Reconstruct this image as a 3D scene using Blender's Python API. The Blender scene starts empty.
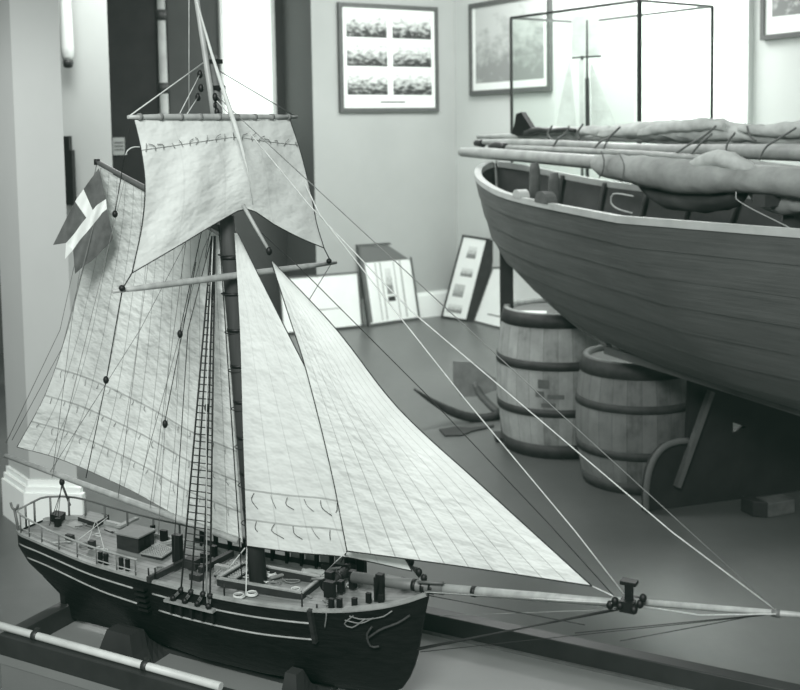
import bpy, math, random
from mathutils import Vector as V
random.seed(7)
scene = bpy.context.scene
col = scene.collection
PI = math.pi

# ------------------------------------------------------------------ camera
F, H, PITCH, ROLL, HZ = 1100.0, 1.66, math.radians(4.5), math.radians(.9), 130.0
CX, CY = 400.0, HZ + F*math.tan(PITCH)
_fw = V((0, math.cos(PITCH), -math.sin(PITCH)))
_r0, _u0 = V((1, 0, 0)), V((0, math.sin(PITCH), math.cos(PITCH)))
_r = _r0*math.cos(ROLL) - _u0*math.sin(ROLL)
_u = _u0*math.cos(ROLL) + _r0*math.sin(ROLL)
EYE = V((0, 0, H))
cd = bpy.data.cameras.new('camera'); cam = bpy.data.objects.new('camera', cd); col.objects.link(cam)
cd.sensor_width = 36; cd.sensor_fit = 'HORIZONTAL'; cd.lens = 36*F/800
cd.shift_y = (CY - 345)/800
cd.clip_start = .05
from mathutils import Matrix
m = Matrix((( _r.x, _u.x, -_fw.x, EYE.x), (_r.y, _u.y, -_fw.y, EYE.y), (_r.z, _u.z, -_fw.z, EYE.z), (0, 0, 0, 1)))
cam.matrix_world = m
cd.dof.use_dof = True; cd.dof.focus_distance = 2.3; cd.dof.aperture_fstop = 7.0
scene.camera = cam

def ray(x, y): return _fw + _r*((x-CX)/F) - _u*((y-CY)/F)
def onz(x, y, z):
    d = ray(x, y); return EYE + d*((z-H)/d.z)
def onY(x, y, Y):
    d = ray(x, y); return EYE + d*(Y/d.y)
def onplane(x, y, p0, n):
    d = ray(x, y); return EYE + d*((V(p0)-EYE).dot(n)/d.dot(n))

# ------------------------------------------------------------------ materials
def lin(v):
    c = v/255.0
    return c/12.92 if c <= .04045 else ((c+.055)/1.055)**2.4
def rgb(v, t=1.0):
    l = lin(v); return (l*(1-.06*t), l, l*(1-.04*t), 1)
class NT:
    def __init__(s, name):
        s.m = bpy.data.materials.new(name); s.m.use_nodes = True
        s.t = s.m.node_tree; s.n = s.t.nodes; s.l = s.t.links
        s.b = s.n['Principled BSDF']
    def add(s, kind, **kw):
        n = s.n.new(kind)
        for k, v in kw.items(): setattr(n, k, v)
        return n
    def link(s, a, b): s.l.new(a, b)
    def math(s, op, a, b=None):
        n = s.add('ShaderNodeMath', operation=op)
        for i, q in enumerate((a, b)):
            if q is None: continue
            if isinstance(q, (int, float)): n.inputs[i].default_value = q
            else: s.link(q, n.inputs[i])
        return n.outputs[0]
    def mix(s, fac, a, b, blend='MIX'):
        n = s.add('ShaderNodeMix', data_type='RGBA', blend_type=blend)
        for sock, q in ((n.inputs[0], fac), (n.inputs[6], a), (n.inputs[7], b)):
            if isinstance(q, (int, float)): sock.default_value = q
            elif isinstance(q, tuple): sock.default_value = q
            else: s.link(q, sock)
        return n.outputs[2]
    def noise(s, vec, scale, detail=4, rough=.6):
        n = s.add('ShaderNodeTexNoise'); n.inputs['Scale'].default_value = scale
        n.inputs['Detail'].default_value = detail; n.inputs['Roughness'].default_value = rough
        if vec is not None: s.link(vec, n.inputs['Vector'])
        return n.outputs[0]
    def mapping(s, vec, scale=(1, 1, 1), rot=(0, 0, 0)):
        n = s.add('ShaderNodeMapping'); n.inputs['Scale'].default_value = scale; n.inputs['Rotation'].default_value = rot
        s.link(vec, n.inputs['Vector']); return n.outputs[0]
    def ramp(s, fac, stops):
        n = s.add('ShaderNodeValToRGB'); e = n.color_ramp.elements
        e[0].position, e[0].color = stops[0]; e[1].position, e[1].color = stops[-1]
        for p, c in stops[1:-1]:
            q = e.new(p); q.color = c
        s.link(fac, n.inputs[0]); return n.outputs[0]
    def bump(s, h, strength, dist=.01):
        n = s.add('ShaderNodeBump'); n.inputs['Strength'].default_value = strength; n.inputs['Distance'].default_value = dist
        s.link(h, n.inputs['Height']); s.link(n.outputs[0], s.b.inputs['Normal']); return n.outputs[0]
    def obj(s): return s.add('ShaderNodeTexCoord').outputs['Object']
    def uv(s): return s.add('ShaderNodeTexCoord').outputs['UV']

def M_plain(name, v, rough=.6, var=.25, scale=6, bump=0, stretch=(1, 1, 1), rot=(0, 0, 0), metal=0, spec=.4, detail=4):
    k = NT(name); vec = k.mapping(k.obj(), stretch, rot)
    nz = k.noise(vec, scale, detail)
    c = rgb(v)
    lo = tuple(x*(1-var) for x in c[:3]) + (1,); hi = tuple(min(.95, x*(1+var)) for x in c[:3]) + (1,)
    k.link(k.ramp(nz, [(.3, lo), (.7, hi)]), k.b.inputs['Base Color'])
    k.b.inputs['Roughness'].default_value = rough; k.b.inputs['Metallic'].default_value = metal
    k.b.inputs['Specular IOR Level'].default_value = spec
    if bump: k.bump(nz, bump, .01)
    return k.m
def M_emit(name, v, strength):
    k = NT(name)
    k.b.inputs['Base Color'].default_value = rgb(230)
    nz = k.noise(k.obj(), 1.5, 2)
    k.link(k.ramp(nz, [(.2, rgb(v-6)), (.8, rgb(v))]), k.b.inputs['Emission Color'])
    k.b.inputs['Emission Strength'].default_value = strength
    return k.m
def M_sail(name, v, n_seam, seam=.72, bands=(), wr=(30, 12), bump=.5, slant=0.0, dark=.25, nscale=4.5):
    """canvas: UV u runs across the cloths, v down the sail"""
    k = NT(name); uv = k.uv()
    sp = k.add('ShaderNodeSeparateXYZ'); k.link(uv, sp.inputs[0]); U, W = sp.outputs[0], sp.outputs[1]
    ob = k.obj()
    big = k.noise(ob, nscale, 5, .65)
    c = rgb(v)
    base = k.ramp(big, [(.25, tuple(x*(1-dark) for x in c[:3])+(1,)), (.6, c)])
    us = k.math('ADD', U, k.math('MULTIPLY', W, slant))
    fr = k.math('FRACT', k.math('MULTIPLY', us, n_seam))
    line = k.math('GREATER_THAN', fr, .955)
    out = k.mix(k.math('MULTIPLY', line, 1-seam), base, rgb(40))
    for bv, bw in bands:
        wob = k.math('ADD', W, 0)
        d = k.math('ABSOLUTE', k.math('SUBTRACT', wob, bv))
        out = k.mix(k.math('MULTIPLY', k.math('LESS_THAN', d, bw), .42), out, rgb(60))
    k.link(out, k.b.inputs['Base Color'])
    fine = k.noise(k.mapping(uv, (wr[0], wr[1], 1)), 1.0, 2, .5)
    crease = k.noise(k.mapping(ob, (13, 13, 22), (.4, .6, .2)), 1.2, 3.2, .5)
    h = k.math('ADD', k.math('MULTIPLY', fine, .5), k.math('MULTIPLY', crease, 1.0))
    h = k.math('ADD', h, k.math('MULTIPLY', k.math('GREATER_THAN', fr, .92), .25))
    nb = k.bump(h, bump, .02)
    k.b.inputs['Roughness'].default_value = .95; k.b.inputs['Specular IOR Level'].default_value = .1
    tr = k.add('ShaderNodeBsdfTranslucent'); k.link(out, tr.inputs['Color'])
    mx = k.add('ShaderNodeMixShader'); mx.inputs[0].default_value = .22
    k.link(k.b.outputs[0], mx.inputs[1]); k.link(tr.outputs[0], mx.inputs[2])
    k.link(mx.outputs[0], k.n['Material Output'].inputs['Surface'])
    return k.m
def M_planks(name, v, n, axis_dir, rough=.55, dark=.45, var=.2):
    """planks laid across axis_dir (a horizontal unit vector): seams as thin dark lines"""
    k = NT(name); ob = k.obj()
    vm = k.add('ShaderNodeVectorMath', operation='DOT_PRODUCT'); k.link(ob, vm.inputs[0]); vm.inputs[1].default_value = axis_dir
    q = k.math('MULTIPLY', vm.outputs['Value'], n)
    fr = k.math('FRACT', q)
    wn = k.add('ShaderNodeTexWhiteNoise', noise_dimensions='1D'); k.link(k.math('FLOOR', q), wn.inputs['W'])
    nz = k.noise(ob, 22, 5)
    c = rgb(v)
    base = k.ramp(k.math('ADD', k.math('MULTIPLY', nz, .6), k.math('MULTIPLY', wn.outputs['Value'], .4)),
                  [(.2, tuple(x*(1-var) for x in c[:3])+(1,)), (.8, tuple(min(.95, x*(1+var)) for x in c[:3])+(1,))])
    out = k.mix(k.math('MULTIPLY', k.math('LESS_THAN', fr, .09), dark), base, rgb(15))
    k.link(out, k.b.inputs['Base Color']); k.b.inputs['Roughness'].default_value = rough
    return k.m

MT = {}
def setup_materials():
    MT['sail_main'] = M_sail('canvas_main', 214, 15, .5, [(.70, .003), (.80, .003), (.90, .003)], (17, 38), .56, 0, .24)
    MT['sail_jib'] = M_sail('canvas_jib', 222, 10, .55, [], (12, 34), .42, 0, .2)
    MT['sail_stay'] = M_sail('canvas_stay', 218, 5, .85, [(.82, .003), (.915, .003)], (7, 30), .34, 0, .18)
    MT['sail_top'] = M_sail('canvas_top', 214, 4, .93, [], (9, 9), .38, 0, .22, 9)
    MT['rope_dark'] = M_plain('tarred_rope', 34, .8, .3, 60)
    MT['rope_light'] = M_plain('hemp_rope', 185, .8, .2, 80)
    MT['rope_mid'] = M_plain('grey_rope', 110, .8, .2, 80)
    MT['black'] = M_plain('black_paint', 18, .5, .4, 25, .1, spec=.3)
    MT['hull'] = M_plain('hull_black', 17, .5, .5, 30, .25, (1, 1, 5), spec=.25)
    MT['hullbow'] = M_plain('bow_dark', 24, .5, .5, 40, .25, spec=.3)
    MT['wale'] = M_plain('wale_wood', 150, .5, .2, 30)
    MT['rail'] = M_plain('rail_wood', 138, .5, .25, 30)
    MT['spar'] = M_plain('spar_wood', 148, .45, .2, 14, 0, (4, 4, 1))
    MT['spar_dark'] = M_plain('spar_dark', 92, .5, .25, 20)
    MT['mast'] = M_plain('mast_wood', 50, .75, .25, 15, 0, (6, 6, .6))
    MT['house_top'] = M_plain('house_roof', 112, .6, .15, 40)
    MT['house'] = M_plain('house_dark', 36, .6, .4, 40, 0, (1, 1, 4))
    MT['beam'] = M_plain('stand_beam', 44, .45, .25, 12, .1)
    MT['board'] = M_plain('stand_board', 120, .5, .12, 3)
    MT['plinth'] = M_plain('plinth_grey', 108, .7, .1, 4)
    MT['flag_red'] = M_plain('flag_red', 88, .9, .35, 22, .3)
    MT['flag_white'] = M_plain('flag_white', 222, .9, .06, 30, .2)
    MT['pole'] = M_plain('pole_wood', 188, .5, .15, 12)
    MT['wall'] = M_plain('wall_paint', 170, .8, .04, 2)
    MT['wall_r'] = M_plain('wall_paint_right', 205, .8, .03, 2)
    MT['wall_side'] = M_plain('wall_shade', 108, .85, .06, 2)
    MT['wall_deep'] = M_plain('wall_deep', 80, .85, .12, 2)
    MT['pier'] = M_plain('pier_paint', 178, .85, .03, 3)
    MT['white'] = M_plain('white_paint', 238, .5, .03, 4)
    MT['paper'] = M_plain('paper_white', 238, .6, .03, 8)
    MT['frame'] = M_plain('frame_grey', 88, .5, .15, 20)
    MT['frame_dark'] = M_plain('frame_dark', 46, .5, .2, 20)
    MT['dark_panel'] = M_plain('dark_panel', 32, .7, .6, 2.2)
    MT['iron'] = M_plain('rusty_iron', 52, .6, .35, 25, .3)
    MT['iron_pale'] = M_plain('pale_iron', 118, .75, .25, 12, .3)
    MT['hoop'] = M_plain('hoop_iron', 50, .6, .3, 20, .2)
    MT['boat_in'] = M_plain('boat_inside', 66, .7, .25, 8)
    MT['boat_rim'] = M_plain('boat_rim', 182, .6, .12, 9)
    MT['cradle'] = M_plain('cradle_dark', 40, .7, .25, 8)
    MT['cradle_edge'] = M_plain('cradle_edge', 92, .7, .2, 8)
    MT['oar'] = M_plain('oar_wood', 158, .5, .18, 5, 0, (3, 3, 3))
    MT['cloth'] = M_plain('bundle_cloth', 190, .9, .25, 9, .6)
    MT['cloth_dark'] = M_plain('bundle_cloth_grey', 150, .9, .25, 7, .6)
    MT['block_wood'] = M_plain('block_wood', 92, .8, .3, 15, .2)
    MT['spar_post'] = M_plain('post_wood', 150, .6, .2, 8)
    MT['window'] = M_emit('window_light', 250, 1.25)
    MT['window2'] = M_emit('window_light_far', 246, 1.0)
    # floor: worn linoleum with a soft sheen
    k = NT('floor_linoleum'); ob = k.obj()
    nz = k.noise(k.mapping(ob, (1.2, .5, 1), (0, 0, .5)), 1.1, 6, .6)
    n2 = k.noise(ob, 14, 4)
    k.link(k.ramp(k.math('ADD', k.math('MULTIPLY', nz, .8), k.math('MULTIPLY', n2, .2)), [(.3, rgb(76)), (.7, rgb(98))]), k.b.inputs['Base Color'])
    k.b.inputs['Roughness'].default_value = .38; k.bump(nz, .08, .02)
    MT['floor'] = k.m
    # old boat planking, faded paint
    k = NT('boat_planking'); ob = k.obj()
    uv = k.uv()
    nz = k.noise(k.mapping(ob, (1, 1, 6), (0, 0, 0)), 2.6, 8, .68)
    n2 = k.noise(k.mapping(uv, (9, 60, 1)), 1.0, 6, .65)
    k.link(k.ramp(k.math('ADD', k.math('MULTIPLY', nz, .55), k.math('MULTIPLY', n2, .45)), [(.28, rgb(86)), (.5, rgb(108)), (.74, rgb(128))]), k.b.inputs['Base Color'])
    k.b.inputs['Roughness'].default_value = .62; k.bump(n2, .25, .01)
    MT['boat'] = k.m
    # barrel staves by angle (UV u round the barrel)
    for nm_, sc_ in (('stave', 1.0), ('stave_dim', .76)):  # darker copy: grime and the boat's shade put into the front barrel's colour
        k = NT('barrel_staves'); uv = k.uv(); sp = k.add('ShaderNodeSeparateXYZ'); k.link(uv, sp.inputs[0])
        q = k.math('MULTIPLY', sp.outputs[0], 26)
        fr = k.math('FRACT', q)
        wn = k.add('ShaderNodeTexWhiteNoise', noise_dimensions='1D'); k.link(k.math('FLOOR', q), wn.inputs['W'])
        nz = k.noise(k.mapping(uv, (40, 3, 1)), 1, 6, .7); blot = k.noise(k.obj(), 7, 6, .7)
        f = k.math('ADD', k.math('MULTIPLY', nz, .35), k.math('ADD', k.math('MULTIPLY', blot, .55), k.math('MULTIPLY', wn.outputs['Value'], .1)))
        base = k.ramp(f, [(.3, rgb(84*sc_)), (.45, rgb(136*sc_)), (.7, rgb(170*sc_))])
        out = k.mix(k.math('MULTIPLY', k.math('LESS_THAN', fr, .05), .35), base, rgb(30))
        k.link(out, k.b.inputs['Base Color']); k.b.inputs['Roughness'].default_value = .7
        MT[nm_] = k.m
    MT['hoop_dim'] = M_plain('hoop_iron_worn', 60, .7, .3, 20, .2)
    MT['barrel_head'] = M_plain('barrel_head', 96, .7, .2, 9, 0, (1, 6, 1))
    # glass of the display case
    k = NT('case_glass')
    tr = k.add('ShaderNodeBsdfTransparent'); tr.inputs[0].default_value = (.97, 1, .98, 1)
    gl = k.add('ShaderNodeBsdfGlossy'); gl.inputs['Roughness'].default_value = .03
    mx = k.add('ShaderNodeMixShader'); mx.inputs[0].default_value = .06
    k.link(tr.outputs[0], mx.inputs[1]); k.link(gl.outputs[0], mx.inputs[2]); k.link(mx.outputs[0], k.n['Material Output'].inputs['Surface'])
    MT['glass'] = k.m
    # prints: hazy harbour engraving greys, UV based
    def M_print(name, lo, hi, scale, seed):
        k = NT(name); uv = k.uv(); sp = k.add('ShaderNodeSeparateXYZ'); k.link(uv, sp.inputs[0])
        mp = k.add('ShaderNodeMapping'); mp.inputs['Location'].default_value = (seed, seed*1.7, 0); k.link(uv, mp.inputs['Vector'])
        nz = k.noise(mp.outputs[0], scale, 6, .65)
        f = k.math('SUBTRACT', k.math('ADD', k.math('MULTIPLY', nz, 1.1), k.math('MULTIPLY', sp.outputs[1], .5)), .32)
        k.link(k.ramp(f, [(.30, rgb(lo)), (.62, rgb(hi))]), k.b.inputs['Base Color']); k.b.inputs['Roughness'].default_value = .6
        return k.m
    for i in range(6): MT['print%d' % i] = M_print('engraving_%d' % i, 50, 220, 7, 3.1*i+1)
    MT['chart'] = M_print('chart_print', 142, 192, 5, 9)
    MT['leaf'] = M_print('sheet_print', 120, 220, 6, 14)
setup_materials()

# ------------------------------------------------------------------ mesh helper
class MB:
    def __init__(s): s.v = []; s.f = []; s.mi = []; s.uv = {}; s.sm = []
    def face(s, idx, mi=0, uv=None, smooth=False):
        if uv: s.uv[len(s.f)] = uv
        s.f.append(tuple(idx)); s.mi.append(mi); s.sm.append(smooth)
    def pts(s, L):
        b = len(s.v); s.v += [V(p) for p in L]; return b
    def quad(s, a, b, c, d, mi=0, uv=True):
        i = s.pts((a, b, c, d)); s.face((i, i+1, i+2, i+3), mi, ((0, 0), (1, 0), (1, 1), (0, 1)) if uv else None); return s
    def prism(s, base, up, mi=0, mtop=None):
        """base: list of points, counter-clockwise seen from +up"""
        n = len(base); up = V(up)
        i = s.pts(base); j = s.pts([V(p)+up for p in base])
        s.face([i+k for k in range(n)][::-1], mi); s.face([j+k for k in range(n)], mi if mtop is None else mtop)
        for k in range(n):
            q = (k+1) % n; s.face((i+k, i+q, j+q, j+k), mi)
        return s
    def box(s, c, ex, ey, ez, mi=0):
        c, ex, ey, ez = V(c), V(ex), V(ey), V(ez)
        return s.prism([c-ex-ey-ez, c+ex-ey-ez, c+ex+ey-ez, c-ex+ey-ez], ez*2, mi)
    def bar(s, a, b, w, h, up=(0, 0, 1), mi=0):
        a, b = V(a), V(b); d = (b-a).normalized(); up = V(up)
        side = d.cross(up).normalized(); u2 = side.cross(d).normalized()
        return s.box((a+b)/2, (b-a)/2, side*(w/2)*-1, u2*(h/2), mi)
    def tube(s, P, r, n=8, mi=0, cap=True, closed=False):
        P = [V(p) for p in P]; N = len(P)
        R = r if isinstance(r, (list, tuple)) else [r]*N
        rings = []; prev = None
        for k in range(N):
            if closed: d = P[(k+1) % N]-P[k-1]
            else: d = P[min(k+1, N-1)]-P[max(k-1, 0)]
            d.normalize()
            if prev is None:
                a = d.cross(V((0, 0, 1)));
                if a.length < .05: a = d.cross(V((1, 0, 0)))
            else: a = prev - d*prev.dot(d)
            a.normalize(); prev = a; b = d.cross(a)
            rings.append(s.pts([P[k]+(a*math.cos(2*PI*q/n)+b*math.sin(2*PI*q/n))*R[k] for q in range(n)]))
        for k in range(N if closed else N-1):
            A, B = rings[k], rings[(k+1) % N]
            for q in range(n):
                w = (q+1) % n
                s.face((A+q, A+w, B+w, B+q), mi, ((q/n, k/N), ((q+1)/n, k/N), ((q+1)/n, (k+1)/N), (q/n, (k+1)/N)), True)
        if cap and not closed:
            s.face([rings[0]+q for q in range(n)][::-1], mi); s.face([rings[-1]+q for q in range(n)], mi)
        return s
    def lathe(s, c, prof, n=32, mi=0, ax=(1, 0, 0), ay=(0, 1, 0), az=(0, 0, 1), smooth=True):
        c, ax, ay, az = V(c), V(ax), V(ay), V(az)
        rings = [s.pts([c+az*z+(ax*math.cos(2*PI*q/n)+ay*math.sin(2*PI*q/n))*max(r, 1e-5) for q in range(n)]) for r, z in prof]
        for k in range(len(prof)-1):
            A, B = rings[k], rings[k+1]
            for q in range(n):
                w = (q+1) % n
                s.face((A+q, A+w, B+w, B+q), mi, ((q/n, k/len(prof)), ((q+1)/n, k/len(prof)), ((q+1)/n, (k+1)/len(prof)), (q/n, (k+1)/len(prof))), smooth)
        return s
    def grid(s, G, mi=0, smooth=True, matf=None, uvf=None):
        nu, nv = len(G[0]), len(G)
        b = s.pts([p for row in G for p in row])
        for j in range(nv-1):
            for i in range(nu-1):
                a = b+j*nu+i
                u0, u1, v0, v1 = i/(nu-1), (i+1)/(nu-1), j/(nv-1), (j+1)/(nv-1)
                s.face((a, a+1, a+nu+1, a+nu), matf(i, j) if matf else mi, ((u0, v0), (u1, v0), (u1, v1), (u0, v1)), smooth)
        return s
    def torus(s, c, R, r, ax=(1, 0, 0), ay=(0, 1, 0), n=18, m=6, mi=0):
        c, ax, ay = V(c), V(ax), V(ay)
        return s.tube([c+(ax*math.cos(2*PI*k/n)+ay*math.sin(2*PI*k/n))*R for k in range(n)], r, m, mi, closed=True)
    def ball(s, c, r, sz=1.0, n=10, mi=0, ax=(1, 0, 0), ay=(0, 1, 0), az=(0, 0, 1)):
        prof = [(r*math.sin(PI*k/8), -r*sz*math.cos(PI*k/8)) for k in range(9)]
        return s.lathe(c, prof, n, mi, ax, ay, az)
    def build(s, name, mats, parent=None, bevel=0):
        org = ORG.get(parent.name, V((0, 0, 0))) if parent else V((0, 0, 0))
        me = bpy.data.meshes.new(name); me.from_pydata([tuple(p-org) for p in s.v], [], s.f)
        for mm in (mats if isinstance(mats, (list, tuple)) else [mats]): me.materials.append(MT[mm])
        uvl = me.uv_layers.new(name='UVMap')
        for p in me.polygons:
            p.material_index = s.mi[p.index]; p.use_smooth = s.sm[p.index]
            if p.index in s.uv:
                for q, li in enumerate(p.loop_indices): uvl.data[li].uv = s.uv[p.index][q]
        me.update()
        o = bpy.data.objects.new(name, me); col.objects.link(o)
        if parent: o.parent = parent; ORG[o.name] = org
        if bevel:
            b = o.modifiers.new('bevel', 'BEVEL'); b.width = bevel; b.segments = 2; b.limit_method = 'ANGLE'
        return o
ORG = {}
def thing(name, label, cat, loc, group=None):
    o = bpy.data.objects.new(name, None); col.objects.link(o); o.location = loc; o.empty_display_size = .05
    o['label'] = label; o['category'] = cat
    if group: o['group'] = group
    ORG[o.name] = V(loc); return o
def tag(o, label, cat, group=None):
    o['label'] = label; o['category'] = cat
    if group: o['group'] = group
    return o
def struct(o): o['kind'] = 'structure'; return o
def centre(o):
    """put a single-mesh thing's origin at its base"""
    me = o.data; xs = [v.co for v in me.vertices]
    c = V((sum(p.x for p in xs)/len(xs), sum(p.y for p in xs)/len(xs), min(p.z for p in xs)))
    for v in me.vertices: v.co -= c
    o.location = c; return o
def lerp(a, b, t): return a+(b-a)*t
def interp(tab, x):
    if x <= tab[0][0]: return tab[0][1]
    for (x0, y0), (x1, y1) in zip(tab, tab[1:]):
        if x <= x1: return lerp(y0, y1, (x-x0)/(x1-x0))
    return tab[-1][1]
def sinterp(tab, x):
    """smooth (Catmull-Rom) table"""
    n = len(tab)
    if x <= tab[0][0]: return tab[0][1]
    if x >= tab[-1][0]: return tab[-1][1]
    for i in range(n-1):
        x0, y0 = tab[i]; x1, y1 = tab[i+1]
        if x <= x1:
            h = x1-x0; t = (x-x0)/h
            m0 = (y1-tab[i-1][1])/(x1-tab[i-1][0])*h if i > 0 else (y1-y0)
            m1 = (tab[i+2][1]-y0)/(tab[i+2][0]-x0)*h if i < n-2 else (y1-y0)
            return (2*t**3-3*t*t+1)*y0+(t**3-2*t*t+t)*m0+(-2*t**3+3*t*t)*y1+(t**3-t*t)*m1
def resample(P, n):
    P = [V(p) for p in P]
    # Catmull-Rom through the points, by arc length
    D = [0]
    for a, b in zip(P, P[1:]): D.append(D[-1]+(b-a).length)
    out = []
    for k in range(n):
        x = D[-1]*k/(n-1)
        out.append(V([sinterp([(D[i], P[i][c]) for i in range(len(P))], x) for c in range(len(P[0]))]) if len(P) > 2 else P[0].lerp(P[-1], k/(n-1)))
    return out

# ------------------------------------------------------------------ the room
E1 = V((.854, .5202, 0)).normalized()          # along the back wall, to the right
E2 = V((.5202, -.854, 0)).normalized()         # along the right wall, toward the viewer
UP = V((0, 0, 1))
WC = onz(458, 313.2, 0)                          # corner of back wall and right wall
CEIL = 3.4
def wallbox(name, a, b, back, mat, z0=0, z1=CEIL, th=.1):
    mb = MB(); a, b, back = V(a), V(b), V(back).normalized()*th
    q = [a, b, b+back, a+back]
    if (b-a).cross(back).z < 0: q = q[::-1]
    mb.prism([p+UP*z0 for p in q], UP*(z1-z0)); return struct(mb.build(name, mat))
floor = MB().prism([(-7, -2, -.1), (7, -2, -.1), (7, 13, -.1), (-7, 13, -.1)], UP*.1).build('floor', 'floor'); struct(floor)
def on_back(x, y=200): return onplane(x, y, WC, -E2)
def on_right(x, y=200): return onplane(x, y, WC, E1)
P315 = on_back(315, 200); P315.z = 0
BACK_L = P315
mbk = MB()
DEEP = .55
PD = P315 - E2*DEEP                            # end of the return face
q = [BACK_L, WC, WC-E2*(DEEP+.15), PD-E2*.15]
mbk.prism(q, UP*CEIL)
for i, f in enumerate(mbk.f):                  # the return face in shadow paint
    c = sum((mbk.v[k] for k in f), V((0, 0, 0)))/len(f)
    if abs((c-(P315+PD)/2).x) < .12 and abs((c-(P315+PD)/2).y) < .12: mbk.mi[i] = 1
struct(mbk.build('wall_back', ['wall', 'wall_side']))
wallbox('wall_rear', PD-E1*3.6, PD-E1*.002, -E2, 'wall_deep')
wallbox('wall_right', WC+E2*.002, WC+E2*9.0, E1, 'wall_r')
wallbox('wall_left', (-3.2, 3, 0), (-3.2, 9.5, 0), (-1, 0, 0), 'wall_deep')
# skirting boards
mb = MB(); mb.prism([WC-E1*1.42, WC, WC+E2*.02, WC+E2*.02-E1*1.42], UP*.20); mb.prism([WC-E1*1.42+UP*.2, WC+UP*.2, WC+E2*.012+UP*.2, WC+E2*.012-E1*1.42+UP*.2], UP*.025)
struct(mb.build('baseboard_back', 'white'))
mb = MB(); mb.prism([WC+E2*.03, WC+E2*.03-E1*.02, WC+E2*8-E1*.02, WC+E2*8][::-1], UP*.20); struct(mb.build('baseboard_right', 'white'))
# bright far window on the rear wall and the big window in the right wall
def rect_on(px0, px1, y0, y1, p0, n):
    """four corners lower-left, lower-right, upper-right, upper-left; vertical rectangle on a plane"""
    a = onplane(px0, y1, p0, n); b = onplane(px1, y1, p0, n); t = onplane((px0+px1)/2, y0, p0, n).z
    zb = (a.z+b.z)/2; a.z = b.z = zb
    return a, b, V((b.x, b.y, t)), V((a.x, a.y, t))
def window(name, c, n_in, mat):
    a, b, cc, d = c; n = V(n_in)
    fr = MB(); w = .03
    ex = (b-a).normalized()
    fr.box((a+d)/2-ex*w/2+n*.02, ex*w/2, n*.02, (d-a)/2); fr.box((b+cc)/2+ex*w/2+n*.02, ex*w/2, n*.02, (d-a)/2)
    fr.box((a+b)/2-UP*w/2+n*.03, (b-a)/2+ex*w, n*.03, UP*w/2); fr.box((cc+d)/2+UP*w/2+n*.02, (b-a)/2+ex*w, n*.02, UP*w/2)
    o = struct(fr.build(name, 'white'))
    p = MB(); p.quad(a+n*.012, b+n*.012, cc+n*.012, d+n*.012); p.build('window_pane', mat, o)
    return o
window('window_1', rect_on(225, 272.5, -60, 139, PD, -E2), E2, 'window2')
window('window_2', rect_on(642, 748, -70, 142, WC, E1), -E1, 'window')

# piers on the left
def pierprism(name, q, mat, z1=CEIL): 
    o = MB().prism(q, UP*z1).build(name, mat); return struct(o)
C1 = onz(32, 529, 0); R1 = onz(79, 530, 0); L1 = onz(17, 518, 0)
e = (R1-C1).normalized(); nb = (L1-C1); nb = (nb - e*nb.dot(e)).normalized()
L1 = C1+V((-.62, .78, 0))*.26
pierprism('wall_pier', [C1, R1, R1+V((-.32, .55, 0)), L1], 'pier')
# moulded white skirting round the pier
mb = MB()
for (off, z0, z1) in ((.034, 0, .165), (.024, .165, .19), (.012, .19, .215)):
    o1 = (L1-C1).normalized(); o2 = (R1-C1).normalized()
    nf = V((o2.y, -o2.x, 0)); nl = V((o1.y, -o1.x, 0))*-1
    if nf.y > 0: nf = -nf
    if nl.x > 0: nl = -nl
    # mitred corner
    cr = nf+nl; k = off/(1+nf.dot(nl))
    q = [L1+nl*off, C1+cr*k, R1+nf*off+o2*off, R1+o2*off, C1, L1]
    mb.prism([p+UP*z0 for p in q], UP*(z1-z0))
struct(mb.build('baseboard_pier', 'white'))
S0 = onY(50, 200, 6.4); S1 = onY(112.5, 163, 6.4); S0.z = S1.z = 0
pierprism('wall_side', [S0, S1, S1+V((-.6, .9, 0)), S0+V((-.6, .9, 0))], 'pier')

# dark panel on the rear wall, its small card, the upright spar in front
a, b, c, d = rect_on(104, 176, -60, 330, PD+E2*.06, -E2)
t = thing('mottled_backdrop', 'tall dark mottled display panel behind the upright wooden spar', 'panel', (a+b)/2)
MB().box((a+b+c+d)/4-E2*.02, (b-a)/2, E2*.02, (d-a)/2).build('panel_board', 'dark_panel', t)
mb = MB(); ex = (b-a).normalized(); mb.box((b+c)/2-ex*.035+E2*.015, ex*.035, E2*.015, (c-b)/2); mb.box((a+d)/2+ex*.035+E2*.015, ex*.035, E2*.015, (c-b)/2)
mb.build('panel_frame', 'black', t)
a, b, c, d = rect_on(113, 125, 137.5, 155, PD+E2*.075, -E2)
t = thing('information_card', 'small pale card with grey lines fixed to the dark panel', 'card', (a+b)/2)
MB().box((a+b+c+d)/4, (b-a)/2, E2*.004, (d-a)/2).build('card', 'wall', t)
mb = MB(); ex = (b-a)*.5
for k in (.3, .5, .7): mb.box((a+b)/2+(d-a)*k+E2*.005, ex*.75, E2*.001, UP*.006)
mb.build('printed_line', 'frame', t)
Ysp = 7.6
t0 = onY(160.5, -40, Ysp); b0 = onY(164.5, 113, Ysp); bx = V((b0.x, b0.y, 0)); tx = V((b0.x, b0.y, 2.9))
t = thing('upright_spar', 'pale wooden spar standing upright in front of dark panel', 'spar', bx)
MB().tube([bx, bx+UP*1.0, bx+UP*2.9], [.036, .033, .025], 14).build('pole', 'spar_post', t)
mb = MB()
for yy in (15, 88):
    z = onY(162, yy, Ysp).z; mb.lathe(bx+UP*z, [(.03, -.035), (.037, -.035), (.037, .035), (.03, .035)], 14)
mb.build('collar', 'frame_dark', t)

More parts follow.
